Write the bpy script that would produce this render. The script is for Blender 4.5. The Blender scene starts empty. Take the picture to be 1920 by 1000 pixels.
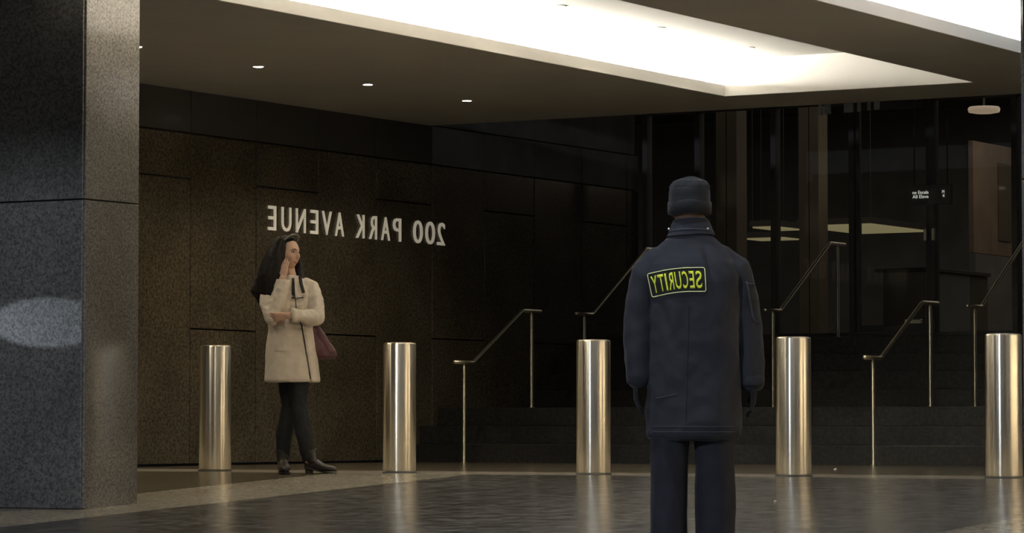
import bpy, bmesh, math, random
from mathutils import Vector, Matrix, noise
from mathutils.bvhtree import BVHTree

PI = math.pi
scene = bpy.context.scene
COL = scene.collection
random.seed(7)

# ------------------------------------------------------------------ camera, world, exposure
YAW = math.radians(30.54)
cam_d = bpy.data.cameras.new('camera')
cam_d.sensor_width = 36.0
cam_d.lens = 36.0 * 6150 / 1920
cam_d.clip_end = 200
cam = bpy.data.objects.new('camera', cam_d)
COL.objects.link(cam)
cam.location = (0, 0, 0.35)
cam.rotation_euler = (math.radians(90 + 2.746), 0, YAW)
scene.camera = cam

scene.view_settings.view_transform = 'Standard'
scene.view_settings.look = 'None'
scene.view_settings.gamma = 1.0
scene.view_settings.use_curve_mapping = False
scene.view_settings.exposure = 0.0

world = bpy.data.worlds.new('night_sky')
scene.world = world
world.use_nodes = True
wb = world.node_tree.nodes['Background']
wb.inputs[0].default_value = (0.80, 0.86, 1.0, 1)
wb.inputs[1].default_value = 0.23

COVE_EMIT = 290.0          # LED strip radiance (warm cove)
COVE2_EMIT = 120.0         # LED strip radiance (cooler cove)
DOWN_W = 42.0             # downlight spots

WASH_W = 800.0           # added washers on the unseen right wall

def lamp(name, kind, loc, power, color, **kw):
    d = bpy.data.lights.new(name, kind)
    d.energy = power
    d.color = color
    for k, v in kw.items():
        if k != 'target':
            setattr(d, k, v)
    o = bpy.data.objects.new(name, d)
    COL.objects.link(o)
    o.location = loc
    if 'target' in kw:
        v = Vector(kw['target']) - Vector(loc)
        o.rotation_euler = v.to_track_quat('-Z', 'Y').to_euler()
    return o

# street lamps on the far side of the street behind the photographer (cool)
lamp('street_light', 'POINT', (-9.0, -2.0, 4.9), 3200, (0.80, 0.88, 1.0), shadow_soft_size=0.35)
# added spot beside the left wall, paints the pale patch on the pier
lamp('pier_patch_spot', 'SPOT', (-15.9, 14.55, 1.02), 700, (0.75, 0.86, 1.0), spot_size=math.radians(5.4),
     spot_blend=0.35, shadow_soft_size=0.01, target=(-12.62, 15.75, 0.966))

# ------------------------------------------------------------------ helpers
def finish(name, bm, mats, parent=None, smooth=False, kind=None):
    me = bpy.data.meshes.new(name)
    bm.normal_update()
    bm.to_mesh(me)
    bm.free()
    return link(name, me, mats, parent, smooth, kind)

def link(name, me, mats, parent=None, smooth=False, kind=None):
    if not isinstance(mats, (list, tuple)):
        mats = [mats]
    for m in mats:
        me.materials.append(m)
    if smooth:
        for p in me.polygons:
            p.use_smooth = True
    o = bpy.data.objects.new(name, me)
    COL.objects.link(o)
    if parent is not None:
        o.parent = parent
    if kind:
        o['kind'] = kind
    return o

def thing(name, label, cat, loc=(0, 0, 0), rz=0.0, group=None):
    o = bpy.data.objects.new(name, None)
    COL.objects.link(o)
    o.empty_display_size = 0.2
    o.location = loc
    o.rotation_euler = (0, 0, rz)
    o['label'] = label
    o['category'] = cat
    if group:
        o['group'] = group
    return o

def tag(o, label, cat, group=None):
    o['label'] = label
    o['category'] = cat
    if group:
        o['group'] = group
    return o

def dup(root, loc=None, label=None):
    r = root.copy()
    COL.objects.link(r)
    if loc is not None:
        r.location = loc
    if label:
        r['label'] = label
    for ch in list(root.children):
        c = ch.copy()
        COL.objects.link(c)
        c.parent = r
        for g in ch.children:
            d = g.copy()
            COL.objects.link(d)
            d.parent = c
    return r

def box(bm, x0, x1, y0, y1, z0, z1, bevel=0.0):
    vs = [bm.verts.new((x, y, z)) for z in (z0, z1) for y in (y0, y1) for x in (x0, x1)]
    fs = []
    for idx in ((0, 2, 3, 1), (4, 5, 7, 6), (0, 1, 5, 4), (2, 6, 7, 3), (0, 4, 6, 2), (1, 3, 7, 5)):
        fs.append(bm.faces.new([vs[i] for i in idx]))
    if bevel > 0:
        es = list({e for f in fs for e in f.edges})
        bmesh.ops.bevel(bm, geom=es, offset=bevel, segments=1, affect='EDGES', profile=0.5)
    return bm

def boxobj(name, mat, dims, parent=None, bevel=0.0, kind=None):
    bm = bmesh.new()
    box(bm, *dims, bevel=bevel)
    return finish(name, bm, mat, parent, kind=kind)

def lathe(bm, prof, seg=48, center=(0, 0)):
    rings = []
    for r, z in prof:
        rings.append([bm.verts.new((center[0] + r * math.cos(2 * PI * i / seg),
                                    center[1] + r * math.sin(2 * PI * i / seg), z)) for i in range(seg)])
    for a, b in zip(rings, rings[1:]):
        for i in range(seg):
            j = (i + 1) % seg
            bm.faces.new((a[i], a[j], b[j], b[i]))
    bm.faces.new(list(reversed(rings[0])))
    bm.faces.new(rings[-1])
    return bm

def tube(bm, pts, radii, side=None, seg=14, power=2.0, round_ends=True):
    """closed tube through pts; radii scalar or (r_side, r_other)."""
    pts = [Vector(p) for p in pts]
    rr = [(r, r) if not isinstance(r, (tuple, list)) else r for r in radii]
    if round_ends:
        t0 = (pts[0] - pts[1]).normalized()
        t1 = (pts[-1] - pts[-2]).normalized()
        r0, r1 = min(rr[0]), min(rr[-1])
        pts = [pts[0] + t0 * r0 * 0.85, pts[0] + t0 * r0 * 0.5] + pts + [pts[-1] + t1 * r1 * 0.5, pts[-1] + t1 * r1 * 0.85]
        rr = [tuple(v * 0.45 for v in rr[0]), tuple(v * 0.85 for v in rr[0])] + rr + \
             [tuple(v * 0.85 for v in rr[-1]), tuple(v * 0.45 for v in rr[-1])]
    n = len(pts)
    tang = []
    for i in range(n):
        a = pts[max(i - 1, 0)]
        b = pts[min(i + 1, n - 1)]
        tang.append((b - a).normalized())
    s = Vector(side) if side is not None else (Vector((1, 0, 0)) if abs(tang[0].x) < 0.9 else Vector((0, 1, 0)))
    rings = []
    for i in range(n):
        t = tang[i]
        s2 = s - t * s.dot(t)
        if s2.length < 1e-4:
            s2 = t.orthogonal()
        s2.normalize()
        if side is None:
            s = s2
        u = t.cross(s2)
        ring = []
        for k in range(seg):
            th = 2 * PI * k / seg
            c, sn = math.cos(th), math.sin(th)
            e = 2.0 / power
            c = math.copysign(abs(c) ** e, c)
            sn = math.copysign(abs(sn) ** e, sn)
            ring.append(bm.verts.new(pts[i] + s2 * (rr[i][0] * c) + u * (rr[i][1] * sn)))
        rings.append(ring)
    for a, b in zip(rings, rings[1:]):
        for k in range(seg):
            j = (k + 1) % seg
            bm.faces.new((a[k], a[j], b[j], b[k]))
    bm.faces.new(list(reversed(rings[0])))
    bm.faces.new(rings[-1])
    return bm

def ringloft(bm, rings, seg=40):
    """horizontal superellipse rings: (cx, cy, z, rx, ry[, power[, yaw]])"""
    R = []
    for r in rings:
        cx, cy, z, rx, ry = r[:5]
        pw = r[5] if len(r) > 5 else 2.3
        yw = r[6] if len(r) > 6 else 0.0
        ring = []
        for k in range(seg):
            th = 2 * PI * k / seg
            c, s = math.cos(th), math.sin(th)
            e = 2.0 / pw
            c = math.copysign(abs(c) ** e, c) * rx
            s = math.copysign(abs(s) ** e, s) * ry
            ring.append(bm.verts.new((cx + c * math.cos(yw) - s * math.sin(yw), cy + c * math.sin(yw) + s * math.cos(yw), z)))
        R.append(ring)
    up = R[-1][0].co.z > R[0][0].co.z
    for a, b in zip(R, R[1:]):
        for k in range(seg):
            j = (k + 1) % seg
            bm.faces.new((a[k], a[j], b[j], b[k]) if up else (a[k], b[k], b[j], a[j]))
    bm.faces.new(list(reversed(R[0])) if up else R[0])
    bm.faces.new(R[-1] if up else list(reversed(R[-1])))
    return bm

def remesh(bm, voxel=0.008, smooth=4, factor=0.5):
    me = bpy.data.meshes.new('tmp')
    bmesh.ops.recalc_face_normals(bm, faces=bm.faces)
    bm.to_mesh(me)
    bm.free()
    o = bpy.data.objects.new('tmp', me)
    COL.objects.link(o)
    m = o.modifiers.new('r', 'REMESH')
    m.mode = 'VOXEL'
    m.voxel_size = voxel
    if smooth:
        s = o.modifiers.new('s', 'SMOOTH')
        s.iterations = smooth
        s.factor = factor
    dg = bpy.context.evaluated_depsgraph_get()
    dg.update()
    out = bpy.data.meshes.new_from_object(o.evaluated_get(dg))
    bpy.data.objects.remove(o)
    bpy.data.meshes.remove(me)
    return out

def displace(me, fn):
    ns = [v.normal.copy() for v in me.vertices]
    for v, n in zip(me.vertices, ns):
        v.co = v.co + n * fn(v.co, n)
    me.update()

def gauss(x, s):
    return math.exp(-(x / s) ** 2)

# ------------------------------------------------------------------ materials
def new_mat(name):
    m = bpy.data.materials.new(name)
    m.use_nodes = True
    nt = m.node_tree
    b = nt.nodes['Principled BSDF']
    return m, nt, b

def spec(b, v):
    for k in ('Specular IOR Level', 'Specular'):
        if k in b.inputs:
            b.inputs[k].default_value = v
            return

def plain(name, col, rough=0.5, metal=0.0, sp=0.5, var=0.0, scale=8.0, bump=0.0, sheen=0.0):
    m, nt, b = new_mat(name)
    b.inputs['Base Color'].default_value = (*col, 1)
    b.inputs['Roughness'].default_value = rough
    b.inputs['Metallic'].default_value = metal
    spec(b, sp)
    if sheen and 'Sheen Weight' in b.inputs:
        b.inputs['Sheen Weight'].default_value = sheen
        b.inputs['Sheen Roughness'].default_value = 0.5
    if var or bump:
        tc = nt.nodes.new('ShaderNodeTexCoord')
        nz = nt.nodes.new('ShaderNodeTexNoise')
        nz.inputs['Scale'].default_value = scale
        nz.inputs['Detail'].default_value = 5
        nt.links.new(tc.outputs['Object'], nz.inputs['Vector'])
        if var:
            cr = nt.nodes.new('ShaderNodeValToRGB')
            cr.color_ramp.elements[0].position = 0.3
            cr.color_ramp.elements[1].position = 0.7
            cr.color_ramp.elements[0].color = (*[c * (1 - var) for c in col], 1)
            cr.color_ramp.elements[1].color = (*[min(1, c * (1 + var)) for c in col], 1)
            nt.links.new(nz.outputs['Fac'], cr.inputs['Fac'])
            nt.links.new(cr.outputs['Color'], b.inputs['Base Color'])
        if bump:
            bp = nt.nodes.new('ShaderNodeBump')
            bp.inputs['Strength'].default_value = bump
            bp.inputs['Distance'].default_value = 0.004
            nt.links.new(nz.outputs['Fac'], bp.inputs['Height'])
            nt.links.new(bp.outputs['Normal'], b.inputs['Normal'])
    return m

def granite(name, base, dark, light, rough=0.3, sp=0.4, scale=55.0, stretch=(1, 1, 1), coat=0.0, cloud=0.45, bump=0.08, rvar=0.0):
    """speckled stone: a fine grain of dark and pale crystals over a slow cloudiness"""
    m, nt, b = new_mat(name)
    tc = nt.nodes.new('ShaderNodeTexCoord')
    geo = nt.nodes.new('ShaderNodeNewGeometry')
    mp = nt.nodes.new('ShaderNodeMapping')
    mp.inputs['Scale'].default_value = stretch
    nt.links.new(geo.outputs['Position'], mp.inputs['Vector'])
    n1 = nt.nodes.new('ShaderNodeTexNoise')
    n1.inputs['Scale'].default_value = scale
    n1.inputs['Detail'].default_value = 4
    n1.inputs['Roughness'].default_value = 0.7
    n2 = nt.nodes.new('ShaderNodeTexNoise')
    n2.inputs['Scale'].default_value = 1.6
    n2.inputs['Detail'].default_value = 3
    for n in (n1, n2):
        nt.links.new(mp.outputs['Vector'], n.inputs['Vector'])
    cr = nt.nodes.new('ShaderNodeValToRGB')
    e = cr.color_ramp.elements
    e[0].position = 0.38
    e[0].color = (*dark, 1)
    e[1].position = 0.64
    e[1].color = (*light, 1)
    k = cr.color_ramp.elements.new(0.50)
    k.color = (*base, 1)
    nt.links.new(n1.outputs['Fac'], cr.inputs['Fac'])
    mul = nt.nodes.new('ShaderNodeMix')
    mul.data_type = 'RGBA'
    mul.blend_type = 'MULTIPLY'
    mul.inputs[0].default_value = cloud
    cr2 = nt.nodes.new('ShaderNodeValToRGB')
    cr2.color_ramp.elements[0].position = 0.35
    cr2.color_ramp.elements[0].color = (0.35, 0.35, 0.35, 1)
    cr2.color_ramp.elements[1].position = 0.65
    nt.links.new(n2.outputs['Fac'], cr2.inputs['Fac'])
    nt.links.new(cr.outputs['Color'], mul.inputs[6])
    nt.links.new(cr2.outputs['Color'], mul.inputs[7])
    nt.links.new(mul.outputs[2], b.inputs['Base Color'])
    b.inputs['Roughness'].default_value = rough
    if rvar:                                # worn and polished streaks: the gloss varies with a broader noise
        n3 = nt.nodes.new('ShaderNodeTexNoise')
        n3.inputs['Scale'].default_value = 6.5
        n3.inputs['Detail'].default_value = 6
        n3.inputs['Roughness'].default_value = 0.75
        nt.links.new(mp.outputs['Vector'], n3.inputs['Vector'])
        mr = nt.nodes.new('ShaderNodeMapRange')
        mr.inputs['From Min'].default_value = 0.36
        mr.inputs['From Max'].default_value = 0.64
        mr.inputs['To Min'].default_value = rough - rvar * 0.6
        mr.inputs['To Max'].default_value = rough + rvar
        nt.links.new(n3.outputs['Fac'], mr.inputs['Value'])
        nt.links.new(mr.outputs['Result'], b.inputs['Roughness'])
    spec(b, sp)
    if coat and 'Coat Weight' in b.inputs:
        b.inputs['Coat Weight'].default_value = coat
        b.inputs['Coat Roughness'].default_value = 0.07
        b.inputs['Coat IOR'].default_value = 1.9
    bp = nt.nodes.new('ShaderNodeBump')
    bp.inputs['Strength'].default_value = bump
    bp.inputs['Distance'].default_value = 0.002
    nt.links.new(n1.outputs['Fac'], bp.inputs['Height'])
    nt.links.new(bp.outputs['Normal'], b.inputs['Normal'])
    return m

def brushed(name, col, rough=0.3, aniso=0.85):
    m, nt, b = new_mat(name)
    b.inputs['Metallic'].default_value = 1.0
    b.inputs['Roughness'].default_value = rough
    if 'Anisotropic' in b.inputs:
        b.inputs['Anisotropic'].default_value = aniso
    b.inputs['Anisotropic Rotation'].default_value = 0.25
    tg = nt.nodes.new('ShaderNodeTangent')
    tg.direction_type = 'RADIAL'
    tg.axis = 'Z'
    nt.links.new(tg.outputs['Tangent'], b.inputs['Tangent'])
    tc = nt.nodes.new('ShaderNodeTexCoord')
    mp = nt.nodes.new('ShaderNodeMapping')
    mp.inputs['Scale'].default_value = (60, 60, 0.6)
    nz = nt.nodes.new('ShaderNodeTexNoise')
    nz.inputs['Scale'].default_value = 1.0
    nz.inputs['Detail'].default_value = 2
    nt.links.new(tc.outputs['Object'], mp.inputs['Vector'])
    nt.links.new(mp.outputs['Vector'], nz.inputs['Vector'])
    cr = nt.nodes.new('ShaderNodeValToRGB')
    cr.color_ramp.elements[0].position = 0.25
    cr.color_ramp.elements[1].position = 0.75
    cr.color_ramp.elements[0].color = (*[c * 0.86 for c in col], 1)
    cr.color_ramp.elements[1].color = (*[min(1, c * 1.1) for c in col], 1)
    nt.links.new(nz.outputs['Fac'], cr.inputs['Fac'])
    nt.links.new(cr.outputs['Color'], b.inputs['Base Color'])
    return m

def emitter(name, col, strength):
    m, nt, b = new_mat(name)
    b.inputs['Base Color'].default_value = (0.8, 0.8, 0.8, 1)
    b.inputs['Emission Color'].default_value = (*col, 1)
    b.inputs['Emission Strength'].default_value = strength
    return m

def tinted_glass(name, tint, gloss=0.1):
    m = bpy.data.materials.new(name)
    m.use_nodes = True
    nt = m.node_tree
    nt.nodes.clear()
    out = nt.nodes.new('ShaderNodeOutputMaterial')
    tr = nt.nodes.new('ShaderNodeBsdfTransparent')
    tr.inputs['Color'].default_value = (*tint, 1)
    gl = nt.nodes.new('ShaderNodeBsdfGlossy')
    gl.inputs['Roughness'].default_value = 0.03
    gl.inputs['Color'].default_value = (0.9, 0.9, 0.9, 1)
    fr = nt.nodes.new('ShaderNodeFresnel')
    fr.inputs['IOR'].default_value = 1.25
    mx = nt.nodes.new('ShaderNodeMixShader')
    nt.links.new(fr.outputs[0], mx.inputs[0])
    nt.links.new(tr.outputs[0], mx.inputs[1])
    nt.links.new(gl.outputs[0], mx.inputs[2])
    nt.links.new(mx.outputs[0], out.inputs[0])
    return m

def fabric(name, col, var=0.25, scale=30.0, sheen=0.0, weave=350.0, bump=0.25):
    m, nt, b = new_mat(name)
    tc = nt.nodes.new('ShaderNodeTexCoord')
    nz = nt.nodes.new('ShaderNodeTexNoise')
    nz.inputs['Scale'].default_value = scale
    nz.inputs['Detail'].default_value = 4
    nt.links.new(tc.outputs['Object'], nz.inputs['Vector'])
    cr = nt.nodes.new('ShaderNodeValToRGB')
    cr.color_ramp.elements[0].position = 0.3
    cr.color_ramp.elements[1].position = 0.7
    cr.color_ramp.elements[0].color = (*[c * (1 - var) for c in col], 1)
    cr.color_ramp.elements[1].color = (*[min(1, c * (1 + var)) for c in col], 1)
    nt.links.new(nz.outputs['Fac'], cr.inputs['Fac'])
    nt.links.new(cr.outputs['Color'], b.inputs['Base Color'])
    b.inputs['Roughness'].default_value = 0.8
    spec(b, 0.25)
    if sheen:
        b.inputs['Sheen Weight'].default_value = sheen
        b.inputs['Sheen Roughness'].default_value = 0.4
    wv = nt.nodes.new('ShaderNodeTexNoise')
    wv.inputs['Scale'].default_value = weave
    nt.links.new(tc.outputs['Object'], wv.inputs['Vector'])
    bp = nt.nodes.new('ShaderNodeBump')
    bp.inputs['Strength'].default_value = bump
    bp.inputs['Distance'].default_value = 0.002
    nt.links.new(wv.outputs['Fac'], bp.inputs['Height'])
    nt.links.new(bp.outputs['Normal'], b.inputs['Normal'])
    return m

M = {}
M['wall_stone'] = granite('brown_granite', (0.084, 0.070, 0.046), (0.045, 0.038, 0.026), (0.123, 0.104, 0.071), rough=0.22, sp=0.35, scale=42)
M['joint'] = plain('dark_joint', (0.012, 0.011, 0.010), 0.8)
M['band'] = plain('dark_reflection_band', (0.06, 0.058, 0.054), 0.15, sp=0.10)
M['pier'] = granite('grey_granite', (0.155, 0.150, 0.140), (0.075, 0.072, 0.068), (0.235, 0.226, 0.21), rough=0.3, sp=0.3, scale=66, coat=1.0)
M['floor_dark'] = granite('dark_paving', (0.066, 0.063, 0.059), (0.014, 0.0135, 0.013), (0.19, 0.183, 0.17), rough=0.21, sp=0.3, scale=9, bump=0.22, rvar=0.055, stretch=(1.0, 1.0, 1.0))
M['floor_light'] = granite('pale_paving', (0.40, 0.355, 0.275), (0.31, 0.275, 0.215), (0.47, 0.42, 0.33), rough=0.20, sp=0.45, scale=30, cloud=0.12)
M['floor_inner'] = granite('brown_paving', (0.125, 0.102, 0.070), (0.075, 0.062, 0.045), (0.175, 0.145, 0.105), rough=0.18, sp=0.45, scale=26, cloud=0.2)
M['plaster'] = plain('ceiling_plaster', (0.52, 0.505, 0.465), 0.85, sp=0.2, var=0.04, scale=1.5)
M['cove_white'] = plain('cove_white_paint', (0.90, 0.88, 0.83), 0.8, sp=0.2, var=0.02, scale=2)
M['cove_cool'] = plain('cove_cool_white_paint', (0.84, 0.85, 0.86), 0.8, sp=0.2, var=0.02, scale=2)
M['black'] = plain('black_paint', (0.13, 0.127, 0.122), 0.7, sp=0.2, var=0.2, scale=3)
M['step'] = granite('dark_step_stone', (0.028, 0.027, 0.024), (0.018, 0.017, 0.015), (0.042, 0.040, 0.036), rough=0.35, sp=0.3, scale=30)
M['steel'] = brushed('brushed_bronze_steel', (0.93, 0.86, 0.73), 0.30, 1.0)
M['steel_cap'] = plain('satin_steel_cap', (0.62, 0.54, 0.42), 0.35, metal=1.0, var=0.1, scale=20)
M['rail'] = plain('satin_brass_steel', (1.0, 0.90, 0.73), 0.33, metal=1.0, var=0.06, scale=25)
M['post'] = brushed('brushed_handrail_steel', (1.0, 0.89, 0.72), 0.46, 1.0)
M['frame'] = plain('dark_bronze_frame', (0.11, 0.104, 0.095), 0.65, metal=0.0, sp=0.2)
M['glass'] = tinted_glass('tinted_glass', (0.86, 0.84, 0.80))
M['letter'] = plain('pale_glow_letter', (0.86, 0.80, 0.66), 0.55, metal=0.0, sp=0.4, var=0.04, scale=30)
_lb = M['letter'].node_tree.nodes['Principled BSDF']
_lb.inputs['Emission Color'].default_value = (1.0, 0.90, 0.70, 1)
_lb.inputs['Emission Strength'].default_value = 0.22  # faint glow added to brighten the letters beyond the downlights
M['lens'] = emitter('lamp_lens', (1.0, 0.95, 0.82), 14.0)
M['trim'] = plain('lamp_trim', (0.75, 0.72, 0.66), 0.4, metal=0.3)
M['led'] = emitter('warm_led', (1.0, 0.95, 0.85), COVE_EMIT)
M['led2'] = emitter('cool_led', (1.0, 0.98, 0.93), COVE2_EMIT)

# ------------------------------------------------------------------ setting: floor
KINK, SLOPE = 19.45, 0.045
def fz(a):
    return min(0.0, SLOPE * (a - KINK))

def floor_piece(name, mat, n0, n1, a0, a1, parent=None, kind=None):
    bm = bmesh.new()
    t = [bm.verts.new(p) for p in ((n0, a0, fz(a0)), (n1, a0, fz(a0)), (n1, a1, fz(a1)), (n0, a1, fz(a1)))]
    l = [bm.verts.new(v.co - Vector((0, 0, 0.08))) for v in t]
    bm.faces.new(t)
    bm.faces.new(list(reversed(l)))
    for i in range(4):
        j = (i + 1) % 4
        bm.faces.new((t[j], t[i], l[i], l[j]))
    return finish(name, bm, mat, parent, kind=kind)

WALL_N = -16.17
floor = floor_piece('floor', M['floor_inner'], WALL_N, 10.0, 20.60, 25.45, kind='structure')
floor_piece('side_paving', M['floor_inner'], WALL_N, -12.95, -4.0, KINK, floor)
floor_piece('dark_paving', M['floor_dark'], -11.80, -6.50, -4.0, KINK, floor)
floor_piece('dark_paving', M['floor_dark'], -5.35, 10.0, -4.0, KINK, floor)
floor_piece('pale_strip', M['floor_light'], -12.95, -11.80, -4.0, KINK, floor)
floor_piece('pale_strip', M['floor_light'], -6.50, -5.35, -4.0, KINK, floor)
floor_piece('pale_strip', M['floor_light'], WALL_N, 10.0, KINK, 20.60, floor)

# ------------------------------------------------------------------ setting: left wall of staggered granite panels
wall = boxobj('wall_left', M['joint'], (WALL_N - 0.30, WALL_N - 0.045, 4.0, 30.0, -0.75, 3.14), kind='structure')
Z_BAND = 2.77  # dark top band stands in for the ceiling mirrored in the wall
pitch = 0.95
a = 22.14 - 7 * pitch
i = -7
while a < 29.9:
    a1 = min(a + pitch, 30.0)
    cuts = (0.0, 1.14, Z_BAND) if i % 2 == 0 else (0.0, 2.39, Z_BAND)
    for z0, z1 in zip(cuts, cuts[1:]):
        zz = z0 if a < 25.4 else max(z0, 0.0)
        off = random.uniform(-0.002, 0.002)
        boxobj('stone_panel', M['wall_stone'], (WALL_N - 0.045, WALL_N + off, a + 0.006, a1 - 0.006, zz + (0.006 if zz else 0.02), z1 - 0.006), wall, bevel=0.003)
    boxobj('reflection_band', M['band'] if a < 25.5 else M['black'], (WALL_N - 0.045, WALL_N + 0.001, a + 0.004, a1 - 0.004, Z_BAND + 0.006, 3.128), wall, bevel=0.003)
    a += pitch
    i += 1

# ------------------------------------------------------------------ setting: ceiling with two light coves
H = 3.13
A0, A1 = 8.5, 25.9
C1 = (-12.56, -10.28)
C2 = (-9.18, -6.90)
C3 = (-5.80, -3.52)
C4 = (-2.42, -0.14)
CE0, CE1 = 15.6, 24.84
LIP, TOP = 0.09, 0.31
bm = bmesh.new()
box(bm, WALL_N, C1[0], A0, A1, H, H + LIP)
box(bm, C1[1], C2[0] - 0.36, A0, A1, H, H + TOP)
box(bm, C2[0] - 0.36, C2[0], A0, A1, H, H + LIP)
for p, q in ((C2, C3), (C3, C4)):
    box(bm, p[1], q[0] - 0.36, A0, A1, H, H + TOP)
    box(bm, q[0] - 0.36, q[0], A0, A1, H, H + LIP)
box(bm, C4[1], 10.0, A0, A1, H, H + TOP)
for c in (C1, C2, C3, C4):
    box(bm, c[0], c[1], A0, CE0, H, H + TOP)
    box(bm, c[0], c[1], CE1, A1, H, H + TOP)
ceiling = finish('ceiling', bm, M['plaster'], kind='structure')
def cove(c, white, led, slot):
    # inner faces painted white: lip, sides, end walls, top board, hidden LED strip in the slot behind the lip
    boxobj('cove_lip', white, (c[0] - 0.0, c[0] + 0.012, CE0, CE1, H + 0.001, H + LIP + 0.004), ceiling)
    boxobj('cove_side', white, (c[1] - 0.012, c[1], CE0, CE1, H + 0.001, H + TOP), ceiling)
    boxobj('cove_end', white, (c[0] + 0.012, c[1] - 0.012, CE1 - 0.012, CE1, H + 0.001, H + TOP), ceiling)
    boxobj('cove_end', white, (c[0] - slot, c[0] + 0.011, CE1 - 0.012, CE1, H + LIP - 0.02, H + TOP), ceiling)
    boxobj('cove_end', white, (c[0] + 0.012, c[1] - 0.012, CE0, CE0 + 0.012, H + 0.001, H + TOP), ceiling)
    boxobj('cove_end', white, (c[0] - slot, c[0] + 0.011, CE0, CE0 + 0.012, H + LIP - 0.02, H + TOP), ceiling)
    boxobj('cove_board', white, (c[0] - slot - 0.05, c[1] + 0.05, CE0 - 0.1, CE1 + 0.1, H + TOP, H + TOP + 0.05), ceiling)
    boxobj('cove_back', white, (c[0] - slot - 0.05, c[0] - slot, CE0 - 0.1, CE1 + 0.1, H + LIP, H + TOP), ceiling)
    boxobj('led_strip', led, (c[0] - slot * 0.62, c[0] - slot * 0.62 + 0.05, CE0, CE1 - 0.02, H + LIP + 0.002, H + LIP + 0.016), ceiling)
cove(C1, M['cove_white'], M['led'], 0.30)
cove(C2, M['cove_cool'], M['led2'], 0.30)
cove(C3, M['cove_white'], M['led2'], 0.30)  # unseen coves to the right, added for the bollard highlights
cove(C4, M['cove_white'], M['led2'], 0.30)

# downlights: a row beside the wall and a row in the cove board
def downlight(loc, label, group, r=0.04):
    t = thing('downlight', label, 'ceiling lamp', loc, 0, group)
    bm = bmesh.new()
    lathe(bm, [(r * 0.98, -0.004), (r * 1.22, -0.005), (r * 1.25, -0.001), (r * 1.25, 0.004), (r * 0.98, 0.004)], 28)
    finish('trim_ring', bm, M['trim'], t, True)
    bm = bmesh.new()
    lathe(bm, [(r * 0.5, -0.0075), (r * 0.95, -0.006), (r * 0.97, 0.003), (r * 0.5, 0.003)], 28)
    finish('lens', bm, M['lens'], t, True)
    return t
def spot(loc, watts, size=140):
    lamp('downlight_beam', 'SPOT', (loc[0], loc[1], loc[2] - 0.03), watts, (1.0, 0.86, 0.64),
         spot_size=math.radians(size), spot_blend=0.5, shadow_soft_size=0.04)
wall_row = [(19.32, 'half-hidden ceiling downlight right at the edge of the granite pier'),
            (20.88, 'leftmost fully visible downlight in the dark ceiling above the woman'),
            (22.44, 'middle one of the three downlights in the dark ceiling'),
            (24.00, 'rightmost downlight in the dark ceiling, farthest along the wall')]
for a, lab in wall_row:
    p = (-14.61, a, H - 0.002)
    downlight(p, lab, 'downlights in the dark ceiling by the wall')
    spot(p, DOWN_W)
spot((-14.61, 17.76, H - 0.002), DOWN_W)
spot((-11.72, 16.10, H + TOP - 0.002), 60)          # cove downlight right beside the pier, above the frame
# unseen cool spots added above and just behind the guard to light his shoulders
for n_ in (-7.6, -6.35):
    lamp('downlight_beam', 'SPOT', (n_, 12.55, H - 0.03), 70, (0.84, 0.90, 1.0), spot_size=math.radians(120), spot_blend=0.6, shadow_soft_size=0.06)
for a, lab in ((20.97, 'cove downlight nearest the top edge of the photo'), (22.53, 'middle downlight inside the bright ceiling cove'),
               (24.10, 'cove downlight nearest the far end of the bright recess')):
    p = (-11.96, a, H + TOP - 0.002)
    downlight(p, lab, 'downlights inside the light cove')
    spot(p, DOWN_W * 0.8)

M['bounce_stone'] = plain('pale_bounce_stone', (0.72, 0.62, 0.47), 0.6, sp=0.3, var=0.08, scale=1.2)
boxobj('wall_right_bounce', M['bounce_stone'], (4.0, 4.3, 14.0, 46.2, -0.6, 5.2), kind='structure')  # unseen wall, added pale and lit to give the bollards highlights
# unseen washers added to light the right wall as a reflector
for k in range(7):
    lamp('bounce_washer', 'SPOT', (2.7, 15.2 + 1.6 * k, H - 0.03), WASH_W, (1.0, 0.89, 0.73), spot_size=math.radians(120),
         spot_blend=0.6, shadow_soft_size=0.05, target=(4.0, 15.2 + 1.6 * k, 0.9))

# ------------------------------------------------------------------ granite piers
def pier(label, n0, n1, a0, a1, zj, top=H):
    t = thing('pier', label, 'column', ((n0 + n1) / 2, (a0 + a1) / 2, fz((a0 + a1) / 2) ))
    zb = fz(a0)
    ox, oy, oz = t.location
    def sub(name, mat, d, bev=0.0):
        boxobj(name, mat, (d[0] - ox, d[1] - ox, d[2] - oy, d[3] - oy, d[4] - oz, d[5] - oz), t, bev)
    sub('core', M['joint'], (n0 + 0.03, n1 - 0.03, a0 + 0.03, a1 - 0.03, zb - 0.05, top - 0.002))
    g = 0.005
    q = 0.014
    for z0, z1 in ((zb + 0.004, zj - g), (zj + g, top - 0.002)):
        sub('stone_panel', M['pier'], (n0 + q, n1 - q, a0, a0 + 0.03, z0, z1), 0.003)
        sub('stone_panel', M['pier'], (n1 - 0.03, n1, a0 + q, a1 - 0.002, z0, z1), 0.003)
        sub('stone_panel', M['pier'], (n0, n0 + 0.03, a0 + q, a1 - 0.002, z0, z1), 0.003)
        sub('stone_panel', M['pier'], (n0 + q, n1 - q, a1 - 0.03, a1, z0, z1), 0.003)
    return t
pier('wide grey granite pier at the left edge with one horizontal joint', -13.62, -12.30, 15.75, 16.30, 1.71)
pier('sliver of a granite pier at the right edge of the photo', -6.27, -4.95, 15.75, 16.30, 1.60)

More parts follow.
